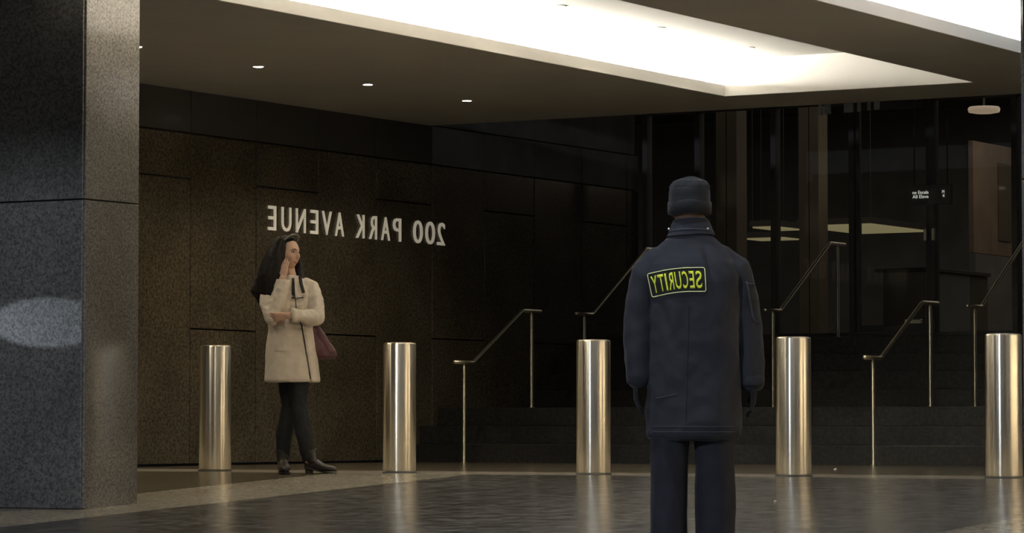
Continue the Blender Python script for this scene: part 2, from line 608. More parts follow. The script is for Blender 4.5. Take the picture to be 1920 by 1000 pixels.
# ------------------------------------------------------------------ bollards
def make_bollard(label):
    t = thing('bollard', label, 'bollard', (0, 0, 0), 0, 'steel bollards across the entrance')
    R, h = 0.118, 0.925
    bm = bmesh.new()
    lathe(bm, [(R - 0.004, 0.012), (R, 0.016), (R, h - 0.012), (R - 0.003, h - 0.004), (R - 0.006, h - 0.002)], 72)
    finish('shell', bm, M['steel'], t, True)
    bm = bmesh.new()
    lathe(bm, [(R - 0.007, h - 0.006), (R - 0.008, h), (R - 0.02, h + 0.002), (0.02, h + 0.004)], 72)
    finish('top_cap', bm, M['steel_cap'], t, True)
    bm = bmesh.new()
    lathe(bm, [(R + 0.006, 0.0), (R + 0.006, 0.006), (R + 0.002, 0.011), (R - 0.006, 0.012)], 72)
    finish('base_ring', bm, M['frame'], t, True)
    return t
bn = [(-14.18, 'steel bollard with a dark left half beside the woman'),
      (-12.57, 'second steel bollard from the left, right of the woman'),
      (-10.99, 'steel bollard just left of the security guard'),
      (-9.47, 'steel bollard just right of the security guard'),
      (-7.98, 'rightmost steel bollard near the right edge of the photo')]
b0 = make_bollard(bn[0][1])
b0.location = (bn[0][0], 19.73, 0)
for n, lab in bn[1:]:
    dup(b0, (n, 19.73, 0), lab)

# ------------------------------------------------------------------ stairs
stairs = thing('entrance_stairs', 'broad dark stone stairs behind the bollards up to the lobby doors', 'stairs', (-8.0, 25.4, 0))
def step(name, a0, a1, z0, z1):
    boxobj(name, M['step'], (WALL_N + 0.012 + 8.0, 0.09, a0 - 25.4, a1 - 25.4, z0, z1), stairs, 0.004)
R1 = 0.497 / 3
for k in range(3):
    a0 = 25.40 + 0.32 * k
    step('step' if k < 2 else 'landing', a0, (a0 + 0.32) if k < 2 else 27.6, R1 * k + (0.0 if k else -0.02), R1 * (k + 1))
    if k < 2:
        pass
step('step_core', 25.75, 27.6, -0.02, R1 * 2 - 0.001)
R2 = (1.18 - 0.497) / 4
for k in range(4):
    a0 = 27.60 + 0.32 * k
    step('step' if k < 3 else 'upper_landing', a0, (a0 + 0.32) if k < 3 else 30.0, 0.497 + R2 * k, 0.497 + R2 * (k + 1))
step('step_core', 27.65, 30.0, -0.02, 0.497)
step('step_core', 28.6, 30.0, 0.497, 1.18 - R2 - 0.001)

# ------------------------------------------------------------------ handrails
def handrail(label, n, a_low, a_up, z_low, z_up, group):
    t = thing('handrail', label, 'handrail', (n, a_low, z_low), 0, group)
    da, dz, h = a_up - a_low, z_up - z_low, 0.90
    r, rp = 0.0175, 0.015
    pts = [(0, -0.17, h), (0, 0.16, h), (0, da - 0.16, h + dz), (0, da + 0.17, h + dz)]
    bm = bmesh.new()
    # rounded elbows
    path = [Vector(pts[0])]
    for p, c, q in ((pts[0], pts[1], pts[2]), (pts[1], pts[2], pts[3])):
        p, c, q = Vector(p), Vector(c), Vector(q)
        u, v = (p - c).normalized(), (q - c).normalized()
        for s in range(6):
            f = s / 5.0
            A, B = c + u * 0.035, c + v * 0.035
            path.append(A * (1 - f) ** 2 + c * 2 * f * (1 - f) + B * f * f)
    path.append(Vector(pts[3]))
    tube(bm, path, [r] * len(path), side=(1, 0, 0), seg=16, round_ends=False)
    bmesh.ops.recalc_face_normals(bm, faces=bm.faces)
    finish('rail', bm, M['rail'], t, True)
    for y, zb in ((0.0, 0.0), (da, dz)):
        bm = bmesh.new()
        lathe(bm, [(rp + 0.016, zb + 0.0), (rp + 0.016, zb + 0.006), (rp, zb + 0.008), (rp, zb + h - 0.03), (0.008, zb + h - 0.028), (0.008, zb + h - 0.010)], 18, (0, y))
        finish('post', bm, M['post'], t, True)
    return t
RN = (-15.32, -13.32, -11.32)
g1 = 'handrails on the lower flight'
handrail('lower-flight handrail nearest the stone wall, left of the guard', RN[0], 25.12, 26.32, 0, 0.497, g1)
handrail('lower-flight handrail hidden behind the security guard', RN[1], 25.12, 26.32, 0, 0.497, g1)
handrail('lower-flight handrail right of the guard between the last two bollards', RN[2], 25.12, 26.32, 0, 0.497, g1)
g2 = 'handrails on the upper flight'
handrail('upper-flight handrail rising behind the guard on his left', RN[0], 27.32, 28.74, 0.497, 1.18, g2)
handrail('upper-flight handrail ending in front of the glass door', RN[1], 27.32, 28.74, 0.497, 1.18, g2)
handrail('upper-flight handrail at far right beside the pier', RN[2], 27.32, 28.74, 0.497, 1.18, g2)

# ------------------------------------------------------------------ glass front and lobby
ZL = 1.18
facade = thing('glass_front', 'dark bronze framed glass front above the stairs', 'glass wall', (-12.0, 30.06, ZL))
def fb(name, mat, d, parent=facade, bev=0.0):
    return boxobj(name, mat, (d[0] + 12.0, d[1] + 12.0, d[2] - 30.06, d[3] - 30.06, d[4] - ZL, d[5] - ZL), parent, bev)
mull = [-16.10 + 0.0, -15.49, -14.62, -13.75, -12.88, -12.01, -11.14, -10.27, -9.4, -8.5]
for n in mull:
    fb('mullion', M['frame'], (n - 0.03, n + 0.03, 30.0, 30.12, ZL, 5.1), bev=0.004)
for z in (ZL + 0.04, 3.60, 5.06):
    for n0, n1 in zip(mull, mull[1:]):
        fb('transom', M['frame'], (n0 + 0.032, n1 - 0.032, 30.02, 30.10, z - 0.04, z + 0.04))
for n0, n1 in zip(mull, mull[1:]):
    if (n0, n1) != (-13.75, -12.88):
        fb('pane', M['glass'], (n0 + 0.020, n1 - 0.020, 30.055, 30.067, ZL + 0.070, 3.570))
    fb('pane', M['glass'], (n0 + 0.020, n1 - 0.020, 30.055, 30.067, 3.630, 5.030))
door = thing('glass_door', 'framed glass lobby door at the head of the stairs with steel fittings', 'door', (-13.315, 30.06, ZL))
def db(name, mat, d, parent=door, bev=0.0):
    return boxobj(name, mat, (d[0] + 13.315, d[1] + 13.315, d[2] - 30.06, d[3] - 30.06, d[4] - ZL, d[5] - ZL), parent, bev)
dl, dr = -13.715, -12.915
db('stile', M['frame'], (dl, dl + 0.04, 30.03, 30.09, ZL + 0.085, 3.555), bev=0.004)
db('stile', M['frame'], (dr - 0.04, dr, 30.03, 30.09, ZL + 0.085, 3.555), bev=0.004)
db('rail', M['frame'], (dl + 0.042, dr - 0.042, 30.03, 30.09, 3.49, 3.555), bev=0.004)
db('rail', M['frame'], (dl + 0.042, dr - 0.042, 30.03, 30.09, ZL + 0.085, ZL + 0.15), bev=0.004)
db('pane', M['glass'], (dl + 0.030, dr - 0.030, 30.054, 30.066, ZL + 0.140, 3.500))
db('handle', M['rail'], (dr - 0.05, dr - 0.015, 29.985, 30.025, ZL + 0.98, ZL + 1.10), bev=0.006)
db('handle', M['rail'], (dr + 0.045, dr + 0.075, 29.965, 29.995, ZL + 0.98, ZL + 1.10), bev=0.006)
db('kick_bar', M['rail'], (dr - 0.26, dr - 0.08, 29.99, 30.025, ZL + 0.165, ZL + 0.205), bev=0.006)

M['lobby_stone'] = plain('lobby_brown_stone', (0.30, 0.235, 0.18), 0.4, sp=0.4, var=0.15, scale=3)
M['lobby_dark'] = plain('lobby_dark_stone', (0.20, 0.194, 0.186), 0.6, sp=0.3, var=0.2, scale=2)
M['lobby_grey'] = plain('frosted_grey_panel', (0.25, 0.26, 0.24), 0.5, sp=0.3, var=0.08, scale=3)
M['lobby_tan'] = plain('tan_pillar', (0.15, 0.13, 0.095), 0.5, sp=0.3, var=0.1, scale=3)
boxobj('wall_back', M['lobby_dark'], (-26, 4.0, 46.0, 46.2, ZL, 5.2), kind='structure')
boxobj('wall_lobby_left', M['lobby_dark'], (-26.2, -26, 30.4, 46.0, ZL, 5.2), kind='structure')
boxobj('floor_lobby', M['lobby_dark'], (-26.0, 4.0, 30.13, 46.0, ZL - 0.2, ZL - 0.001), kind='structure')
bm = bmesh.new()
box(bm, -26, 10.0, 25.92, 46, 5.12, 5.25)
box(bm, WALL_N - 0.3, 10.0, 25.91, 26.0, H + 0.35, 5.12)
finish('ceiling_upper', bm, M['black'], kind='structure')
boxobj('wall_left_upper', M['black'], (WALL_N - 0.30, WALL_N - 0.05, 25.95, 30.0, 3.15, 5.1), kind='structure')
boxobj('wall_facade_left', M['lobby_dark'], (-26, WALL_N - 0.31, 30.0, 30.3, ZL, 5.1), kind='structure')

boxobj('wall_facade_right', M['lobby_dark'], (-8.46, 3.99, 30.0, 30.3, ZL, 5.1), kind='structure')  # unseen stretch of front, added to keep sky out of reflections

boxobj('wall_light_block', M['wall_stone'], (-7.9, -7.6, 21.6, 29.99, -0.1, 5.1), kind='structure')  # unseen wall, added to shade the stairs from the right-hand light

# brown lobby wall seen through the glass at far right
t = thing('lobby_stone_wall', 'lit brown stone wall inside the lobby at far right', 'wall panel', (-14.3, 36.0, ZL))
def lb(name, mat, d, parent, bev=0.003):
    o = parent.location
    return boxobj(name, mat, (d[0] - o.x, d[1] - o.x, d[2] - o.y, d[3] - o.y, d[4] - o.z, d[5] - o.z), parent, bev)
lb('plinth', M['lobby_dark'], (-14.36, -14.28, 34.5, 38.2, ZL, 2.27), t)
lb('stone_panel', M['lobby_stone'], (-14.36, -14.30, 34.5, 35.0, 2.28, 3.55), t)
lb('stone_panel', M['lobby_stone'], (-14.36, -14.30, 35.01, 35.72, 2.28, 3.55), t)
lb('stone_panel', M['lobby_stone'], (-14.36, -14.30, 35.73, 38.2, 2.28, 3.55), t)
lb('recess_panel', M['lobby_tan'], (-14.3, -14.285, 35.22, 35.60, 2.45, 3.35), t)

# round lobby ceiling lamp
t = thing('lobby_lamp', 'soft round lamp high under the lobby ceiling at upper right', 'ceiling lamp', (-13.55, 33.0, 3.70))
bm = bmesh.new()
lathe(bm, [(0.10, 0.0), (0.165, 0.012), (0.175, 0.05), (0.16, 0.07)], 32)
M['lobby_lens'] = emitter('lobby_lamp_shade', (1.0, 0.78, 0.56), 0.30)
finish('shade', bm, M['lobby_lens'], t, True)
bm = bmesh.new()
lathe(bm, [(0.012, 0.07), (0.012, 1.42)], 10)
finish('stem', bm, M['frame'], t, True)
lamp('lobby_light', 'POINT', (-13.3, 34.3, 3.60), 7.0, (1.0, 0.80, 0.62), shadow_soft_size=0.15)
lamp('lobby_light', 'POINT', (-16.2, 36.0, 3.4), 3.0, (1.0, 0.88, 0.62), shadow_soft_size=0.2)

lamp('lobby_light', 'AREA', (-15.0, 37.0, 5.0), 130.0, (1.0, 0.93, 0.85), shape='RECTANGLE', size=14.0, size_y=12.0)  # unseen area light, added to lift the dark lobby

# luminous ceiling panels deep in the lobby
M['lum'] = emitter('luminous_ceiling', (1.0, 0.90, 0.48), 0.20)
def lum(label, n0, n1, a0, a1, z):
    t = thing('luminous_panel', label, 'ceiling lamp', ((n0 + n1) / 2, (a0 + a1) / 2, z), 0, 'luminous lobby ceiling panels')
    w, l = (n1 - n0) / 2, (a1 - a0) / 2
    boxobj('diffuser', M['lum'], (-w, w, -l, l, 0, 0.02), t)
    boxobj('housing', M['frame'], (-w - 0.03, w + 0.03, -l - 0.03, l + 0.03, 0.021, 0.10), t)
    for sx in (-w, w):
        for sy in (-l, l):
            boxobj('hanger', M['frame'], (sx - 0.003, sx + 0.003, sy - 0.003, sy + 0.003, 0.10, 5.12 - z), t)
lum('long lit ceiling panel deep in the lobby behind the glass door', -19.1, -18.05, 40.0, 41.9, 3.0)
lum('short lit ceiling panel deep in the lobby between guard and door', -20.05, -19.7, 40.5, 41.3, 3.04)
lum('small lit ceiling panel just right of the guard at his shoulder', -20.9, -20.3, 42.0, 42.5, 2.98)

# slim lobby pillars
for lab, n, a in (('tan lobby pillar left of the glass door', -17.0, 36.0), ('tan lobby pillar seen right above the guard', -16.6, 33.0)):
    t = thing('lobby_pillar', lab, 'column', (n, a, ZL), 0, 'lobby pillars')
    for k in range(2):
        boxobj('shaft_panel', M['lobby_tan'], (-0.13 + 0.135 * k, -0.005 + 0.135 * k, -0.13, 0.13, 0.06, 3.9), t, 0.004)
    boxobj('base', M['lobby_dark'], (-0.15, 0.15, -0.15, 0.15, 0, 0.06), t, 0.004)

# reception desk
t = thing('reception_desk', 'low grey panelled reception desk inside the lobby right of the door', 'desk', (-13.75, 32.1, ZL))
lb('plinth', M['lobby_dark'], (-14.05, -13.52, 31.3, 32.9, ZL, ZL + 0.05), t)
for k, (y0, y1) in enumerate(((31.3, 31.55), (31.56, 32.42), (32.43, 32.9))):
    lb('front_panel', M['lobby_grey'] if k < 2 else M['lobby_tan'], (-13.52, -13.48, y0, y1, ZL + 0.03, ZL + 0.74), t)
lb('carcass', M['lobby_dark'], (-14.0, -13.53, 31.32, 32.88, ZL + 0.05, ZL + 0.74), t)
lb('worktop', M['frame'], (-14.08, -13.45, 31.28, 32.92, ZL + 0.745, ZL + 0.785), t)

# text helper: lettering turned into mesh
def text_mesh(body, size, extrude, xs=1.0, bold=0.0):
    cu = bpy.data.curves.new('t', 'FONT')
    cu.body = body
    cu.size = size
    cu.extrude = extrude
    cu.offset = bold
    cu.resolution_u = 4
    o = bpy.data.objects.new('t', cu)
    COL.objects.link(o)
    dg = bpy.context.evaluated_depsgraph_get()
    dg.update()
    me = bpy.data.meshes.new_from_object(o.evaluated_get(dg))
    bpy.data.objects.remove(o)
    bpy.data.curves.remove(cu)
    x0 = min(v.co.x for v in me.vertices)
    y0 = min(v.co.y for v in me.vertices)
    for v in me.vertices:
        v.co.x = (v.co.x - x0) * xs
        v.co.y -= y0
    return me

def flip(me):
    bm = bmesh.new()
    bm.from_mesh(me)
    bmesh.ops.recalc_face_normals(bm, faces=bm.faces)
    bm.to_mesh(me)
    bm.free()

# hanging lobby sign with two lit lines
M['sign_lit'] = emitter('lit_sign_letter', (0.95, 0.98, 0.85), 0.42)
t = thing('lobby_sign', 'small black hanging direction sign with two lines of lit lettering', 'sign', (-12.83, 29.80, 2.50))
boxobj('board', M['black'], (-0.20, 0.25, 0.0, 0.02, 0.0, 0.20), t, 0.003)
for sx in (-0.15, 0.2):
    boxobj('hanger', M['frame'], (sx - 0.005, sx + 0.005, 0.006, 0.016, 0.20, 2.62), t)
for body, x, z, h in (('ne Escala', -0.165, 0.111, 0.034), ('All Eleva', -0.165, 0.069, 0.034), ('M', 0.150, 0.111, 0.032), ('4', 0.152, 0.071, 0.032)):
    me = text_mesh(body, h * 1.38, 0.002, 0.82)
    w = max(v.co.x for v in me.vertices)
    target = 0.170 if len(body) > 2 else 0.022
    for v in me.vertices:
        v.co = Vector((x + v.co.x * target / w, -0.003 - v.co.z, z + v.co.y))
    flip(me)
    link('lettering', me, M['sign_lit'], t, kind='stuff')

# dim hanging lettering whose lower ends show under the ceiling edge
t = thing('hanging_letters', 'dim grey letter feet showing under the rear ceiling edge', 'sign', (-12.5, 26.25, 3.0))
for k, (u0, u1, lo) in enumerate(((1537, 1545, 212), (1548, 1560, 211), (1585, 1603, 209), (1610, 1617, 209), (1629, 1635, 208), (1642, 1652, 207))):
    def n_at(u, a):
        q = (u - 960) / 6150
        return -a / (1.161 * (1.161 / (0.59 - q) - 0.508))
    n0, n1 = n_at(u0, 26.25), n_at(u1, 26.25)
    boxobj('letter', M['lobby_grey'], (n0 + 12.5, n1 + 12.5, -0.01, 0.01, 0.075 + 0.004 * k, 0.45), t, 0.003)
boxobj('letter_rail', M['frame'], (-0.5, 1.2, -0.015, 0.015, 0.455, 0.5), t)
for sx in (-0.4, 1.1):
    boxobj('hanger', M['frame'], (sx - 0.02, sx + 0.02, -0.247, 0.012, 0.501, 0.54), t)

# address lettering on the wall (the photograph is mirrored, so it reads backwards)
t = thing('address_sign', 'raised pale letters 200 PARK AVENUE, mirrored, on the stone wall', 'sign', (WALL_N, 24.5, 2.02))
def y_at(u):
    q = (u - 960) / 6150
    return 16.17 * 1.161 * (1.161 / (0.59 - q) - 0.508)
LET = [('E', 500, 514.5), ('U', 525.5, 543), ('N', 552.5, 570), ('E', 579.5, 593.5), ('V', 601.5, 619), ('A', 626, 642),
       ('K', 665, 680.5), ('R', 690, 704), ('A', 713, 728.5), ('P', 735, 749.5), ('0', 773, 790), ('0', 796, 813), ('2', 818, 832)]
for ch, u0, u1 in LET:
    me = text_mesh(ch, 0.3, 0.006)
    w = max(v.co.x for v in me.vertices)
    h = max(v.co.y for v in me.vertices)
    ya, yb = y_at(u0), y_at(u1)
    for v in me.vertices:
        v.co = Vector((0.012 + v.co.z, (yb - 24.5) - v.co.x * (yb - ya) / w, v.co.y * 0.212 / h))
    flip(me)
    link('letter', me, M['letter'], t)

# scraps on the paving
def scrap(label, n, a, s):
    bm = bmesh.new()
    bmesh.ops.create_icosphere(bm, subdivisions=2, radius=s)
    for v in bm.verts:
        v.co *= 1 + 0.5 * noise.noise(v.co * 60 + Vector((n, a, 0)))
        v.co.z = v.co.z * 0.6 + s * 0.5
    o = finish('paper_scrap', bm, M['scrap'], None, False)
    o.location = (n, a, fz(a))
    tag(o, label, 'litter')
M['scrap'] = plain('white_scrap', (0.8, 0.78, 0.74), 0.8)
scrap('tiny white paper scrap on the floor before the right handrail', -10.5, 22.6, 0.012)
scrap('tiny white scrap on the dark paving right of the guard', -8.35, 17.15, 0.009)

# ================================================================== people
M['skin'] = plain('skin', (0.62, 0.40, 0.29), 0.5, sp=0.3, var=0.06, scale=14)
M['skin_dark'] = plain('guard_skin', (0.15, 0.095, 0.068), 0.55, sp=0.3, var=0.06, scale=14)
M['lip_red'] = plain('lips', (0.42, 0.15, 0.13), 0.4, sp=0.4)
M['eye_white'] = plain('eye_white', (0.7, 0.68, 0.65), 0.25)
M['eye_dark'] = plain('eye_iris', (0.03, 0.02, 0.015), 0.2)
M['brow'] = plain('brow_hair', (0.03, 0.02, 0.015), 0.7)
M['hair'] = plain('dark_hair', (0.014, 0.011, 0.010), 0.6, sp=0.15, var=0.4, scale=40, bump=0.3)
M['coat'] = fabric('beige_wool', (0.68, 0.60, 0.49), var=0.08, scale=18, weave=260, sheen=0.15)
M['coat_dark'] = fabric('dark_trim_cloth', (0.03, 0.025, 0.022), var=0.2)
M['leggings'] = fabric('black_leggings', (0.020, 0.020, 0.022), var=0.2)
M['boot'] = plain('black_boot_leather', (0.028, 0.024, 0.020), 0.4, sp=0.4, var=0.3, scale=30)
M['bag'] = plain('maroon_leather', (0.11, 0.048, 0.052), 0.5, sp=0.35, var=0.2, scale=25, bump=0.2)
M['navy'] = fabric('navy_jacket_cloth', (0.023, 0.024, 0.030), var=0.15, scale=10, weave=300, sheen=0.12)
M['navy_trim'] = fabric('jacket_trim', (0.050, 0.055, 0.065), var=0.15)
M['trouser'] = fabric('dark_navy_trousers', (0.018, 0.019, 0.026), var=0.2, scale=12, weave=300, sheen=0.08)
M['knit'] = fabric('black_knit', (0.014, 0.0145, 0.016), var=0.2, scale=60, weave=180, bump=0.5, sheen=0.12)
M['patch_black'] = fabric('patch_black', (0.016, 0.016, 0.015), var=0.1)
M['patch_yellow'] = plain('patch_yellow_thread', (0.80, 0.88, 0.06), 0.7, sp=0.2, var=0.2, scale=90, bump=0.3)
_pb = M['patch_yellow'].node_tree.nodes['Principled BSDF']
M['patch_border'] = plain('patch_border_thread', (0.86, 0.90, 0.45), 0.7, sp=0.2)
M['stud'] = plain('bright_snap_stud', (0.9, 0.9, 0.9), 0.15, metal=1.0)
M['sole'] = plain('black_rubber', (0.02, 0.02, 0.02), 0.7)

def head_bm(bm, c, yaw, s=1.0, tilt=0.0):
    """a head with brow, eye sockets, nose, lips, chin and ears; yaw turns forward away from -y"""
    R = Matrix.Rotation(yaw, 4, 'Z') @ Matrix.Rotation(tilt, 4, 'X')
    nu, nv = 56, 44
    rings = []
    def shape(th, ph):
        # local: forward = -y, lateral x, up z
        x, y, z = math.sin(ph) * math.cos(th), math.sin(ph) * math.sin(th), math.cos(ph)
        X, Y, Z = x * 0.074, y * 0.096, z * 0.113
        if Z < 0:
            t = -Z / 0.113
            X *= 1 - 0.30 * t ** 1.4
            Y = Y * (1 - 0.22 * t ** 2) - 0.018 * t if Y < 0 else Y * (1 - 0.45 * t)
        f = max(0.0, -y)                       # facing factor
        if f > 0.0:
            d = 0.0
            d += 0.024 * gauss(X, 0.011) * gauss(Z + 0.022, 0.020)      # nose tip
            d += 0.012 * gauss(X, 0.008) * gauss(Z - 0.004, 0.022)      # bridge
            d += 0.007 * gauss(Z - 0.030, 0.012) * gauss(X, 0.045)      # brow
            for sx in (-1, 1):
                d -= 0.012 * gauss(X - sx * 0.031, 0.015) * gauss(Z - 0.012, 0.012)
                d += 0.006 * gauss(X - sx * 0.042, 0.018) * gauss(Z + 0.022, 0.018)
            d += 0.008 * gauss(X, 0.021) * gauss(Z + 0.056, 0.009)
            d -= 0.004 * gauss(X, 0.020) * gauss(Z + 0.070, 0.006)
            d += 0.009 * gauss(X, 0.020) * gauss(Z + 0.094, 0.014)      # chin
            Y -= d * min(1.0, f * 1.6)
        return Vector((X, Y, Z)) * s
    for j in range(nv + 1):
        ph = 0.02 + (PI - 0.04) * j / nv
        rings.append([bm.verts.new((R @ shape(2 * PI * i / nu, ph)) + Vector(c)) for i in range(nu)])
    for a, b in zip(rings, rings[1:]):
        for i in range(nu):
            k = (i + 1) % nu
            bm.faces.new((a[i], b[i], b[k], a[k]))
    bm.faces.new(rings[0])
    bm.faces.new(list(reversed(rings[-1])))
    for sx in (-1, 1):
        pts = [Vector((sx * 0.072, 0.008, 0.028)), Vector((sx * 0.082, 0.016, 0.015)), Vector((sx * 0.081, 0.013, -0.008)), Vector((sx * 0.073, 0.002, -0.026))]
        tube(bm, [(R @ (p * s)) + Vector(c) for p in pts], [(0.008 * s, 0.014 * s)] * 4, side=R @ Vector((1, 0, 0)), seg=10)
    return R

def hand_bm(bm, wrist, d, nrm, thumb_sign, s=1.0, curl=0.5, spread=0.1):
    """palm and five separate fingers; d = pointing direction, nrm = palm normal, thumb_sign = side of the thumb"""
    w = Vector(wrist)
    d = Vector(d).normalized()
    nrm = Vector(nrm)
    nrm = (nrm - d * nrm.dot(d)).normalized()
    sd = d.cross(nrm) * thumb_sign
    tube(bm, [w - d * 0.03 * s, w, w + d * 0.035 * s, w + d * 0.082 * s],
         [(0.024 * s, 0.019 * s), (0.026 * s, 0.017 * s), (0.037 * s, 0.015 * s), (0.038 * s, 0.012 * s)], side=sd, seg=14)
    for k, (off, L) in enumerate(((0.028, 0.066), (0.0095, 0.075), (-0.0095, 0.070), (-0.028, 0.054))):
        p = w + d * (0.078 - 0.006 * abs(k - 1)) * s + sd * off * s
        dirv = (d + sd * spread * (1.5 - k) * 0.5).normalized()
        pts = [p - dirv * 0.02 * s, p]
        for seg, fr in enumerate((0.45, 0.30, 0.25)):
            ang = curl * (0.55 + 0.25 * seg)
            dirv = (dirv * math.cos(ang) + nrm * math.sin(ang)).normalized() if seg or curl else dirv
            # keep finger plane
            p = p + dirv * L * fr * s
            pts.append(p)
        tube(bm, pts, [r * s for r in (0.0085, 0.0088, 0.0084, 0.0076, 0.0064)], seg=10)
    p0 = w + d * 0.018 * s + sd * 0.022 * s
    t1 = (d * 0.62 + sd * 0.72 + nrm * 0.15).normalized()
    t2 = (d * 0.85 + sd * 0.30 + nrm * 0.35).normalized()
    p1 = p0 + t1 * 0.042 * s
    tube(bm, [p0, p1, p1 + t2 * 0.028 * s, p1 + t2 * 0.050 * s], [r * s for r in (0.013, 0.0105, 0.0095, 0.0075)], seg=10)

def shoe_bm(bm, heel, yaw, L=0.27, W=0.048, Hh=0.085, heel_h=0.0, boot=0.0):
    """shoe along local -y from the heel; rings across"""
    R = Matrix.Rotation(yaw, 4, 'Z')
    prof = ((0.0, 0.62, 0.9), (0.06, 0.80, 1.0), (0.25, 0.82, 1.0), (0.42, 0.86, 0.86), (0.60, 1.0, 0.64), (0.78, 1.0, 0.52), (0.92, 0.78, 0.42), (1.0, 0.42, 0.28))
    rings = []
    for f, wf, hf in prof:
        zc = heel_h * max(0.0, 1 - f / 0.62)
        ring = []
        for k in range(16):
            th = 2 * PI * k / 16
            c, s_ = math.cos(th), math.sin(th)
            x = W * wf * math.copysign(abs(c) ** 0.8, c)
            z = zc + Hh * hf * 0.5 * (1 + math.copysign(abs(s_) ** (0.55 if s_ < 0 else 0.9), s_))
            ring.append(bm.verts.new(R @ Vector((x, -f * L, z)) + Vector(heel)))
        rings.append(ring)
    for a, b in zip(rings, rings[1:]):
        for k in range(16):
            j = (k + 1) % 16
            bm.faces.new((a[k], a[j], b[j], b[k]))
    bm.faces.new(list(reversed(rings[0])))
    bm.faces.new(rings[-1])

def folds(scale, amp, stretch=(1, 1, 1), seed=0.0):
    def fn(p, n):
        q = Vector((p.x * stretch[0], p.y * stretch[1], p.z * stretch[2])) * scale + Vector((seed, seed * 1.7, 0))
        return amp * (1 - 2 * abs(noise.noise(q))) * 0.5 + amp * 0.35 * noise.noise(q * 2.3)
    return fn

# ------------------------------------------------------------------ security guard (seen from behind)
GL = Vector((-6.90, 13.33, fz(13.33)))
guard = thing('person', 'man in dark beanie and long navy jacket with yellow-lettered back patch, back turned', 'person', GL, YAW)
FACE = PI - math.radians(14)          # head and body forward: away from the camera and a little to the right
def yawed(p, ang=math.radians(-14), c=(0, 0)):
    x, y, z = p
    ca, sa = math.cos(ang), math.sin(ang)
    return Vector((x * ca - y * sa, x * sa + y * ca, z))

bm = bmesh.new()
hc = Vector((-0.018, 0.015, 1.612))
head_bm(bm, hc, FACE, 1.06)
tube(bm, [(-0.012, 0.005, 1.36), (-0.014, 0.0, 1.46), (-0.016, 0.010, 1.56)], [(0.082, 0.075), (0.066, 0.066), (0.062, 0.064)], side=(1, 0, 0))
ringloft(bm, [(0, 0, 0.78, 0.165, 0.115), (0, 0, 0.90, 0.175, 0.12), (0, 0, 1.05, 0.15, 0.11), (0, 0, 1.22, 0.165, 0.105), (0, 0, 1.33, 0.16, 0.09), (0, 0, 1.40, 0.10, 0.07)])
for sx in (-1, 1):
    tube(bm, [(sx * 0.09, 0, 0.84), (sx * 0.105, -0.005, 0.47), (sx * 0.11, 0.01, 0.08)], [0.085, 0.058, 0.042])
    tube(bm, [(sx * 0.14, 0, 1.34), (sx * 0.235, 0.01, 1.10), (sx * 0.255, -0.015, 0.84)], [0.045, 0.040, 0.030])
# hands hang relaxed, the fingers curling forward
hand_bm(bm, (-0.262, 0.0, 0.815), (0.0, 0.18, -1), (1, 0.1, 0), -1, 1.0, 0.35)
hand_bm(bm, (0.270, -0.035, 0.800), (0.0, 0.15, -1), (-1, 0.1, 0), 1, 1.0, 0.35)
me = remesh(bm, 0.0055, 2)
gbody = link('body', me, [M['skin_dark'], M['knit']], guard, True)
for p in me.polygons:                       # dark gloves on both hands
    if abs(p.center.x) > 0.19 and p.center.z < 0.86:
        p.material_index = 1

# beanie with a turned-up cuff
bm = bmesh.new()
cx, cy = -0.017, 0.010
ringloft(bm, [(cx, cy, 1.585, 0.092, 0.108), (cx, cy, 1.63, 0.094, 0.112), (cx, cy, 1.68, 0.094, 0.112), (cx, cy - 0.002, 1.712, 0.090, 0.104, 2.5),
              (cx + 0.002, cy - 0.002, 1.735, 0.074, 0.085, 2.5), (cx + 0.004, cy, 1.750, 0.044, 0.052), (cx + 0.004, cy, 1.757, 0.015, 0.018)], 56)
me = remesh(bm, 0.004, 6)
displace(me, lambda p, n: 0.0035 * noise.noise(Vector((p.x * 14, p.y * 14, p.z * 26))) + (0.006 * noise.noise(p * 22) if p.z > 1.70 else 0))
beanie = link('beanie', me, M['knit'], guard, True)
bm = bmesh.new()
prof = [(1.582, 0.0), (1.584, 0.008), (1.632, 0.010), (1.641, 0.006), (1.643, 0.0)]
seg = 64
R = []
for z, o in prof:
    R.append([bm.verts.new((cx + (0.0945 + 0.7 * o) * math.cos(2 * PI * k / seg), cy + (0.1125 + 0.7 * o) * math.sin(2 * PI * k / seg), z + 0.004 * math.sin(2 * PI * k / seg * 3))) for k in range(seg)])
for a, b in zip(R, R[1:]):
    for k in range(seg):
        j = (k + 1) % seg
        bm.faces.new((a[k], a[j], b[j], b[k]))
finish('cuff', bm, M['knit'], beanie, True)

# jacket
bm = bmesh.new()
yw = math.radians(-14)
def jr(z, rx, ry, cx=0.0, cy=0.0, pw=2.4):
    return (cx, cy, z, rx, ry, pw, yw)
ringloft(bm, [jr(0.560, 0.195, 0.150, -0.004), jr(0.575, 0.205, 0.160, -0.004), jr(0.75, 0.205, 0.160, -0.002), jr(0.92, 0.202, 0.152), jr(1.05, 0.206, 0.148), jr(1.18, 0.218, 0.152),
              jr(1.27, 0.226, 0.150, -0.02, -0.005), jr(1.35, 0.222, 0.132, -0.025, -0.005, 2.2), jr(1.40, 0.190, 0.108, -0.02, 0, 2.1), jr(1.440, 0.145, 0.092, -0.014, 0, 2.0),
              jr(1.475, 0.108, 0.084, -0.010, 0, 2.0), jr(1.50, 0.088, 0.078, -0.010, 0.002, 2.0)], 64)
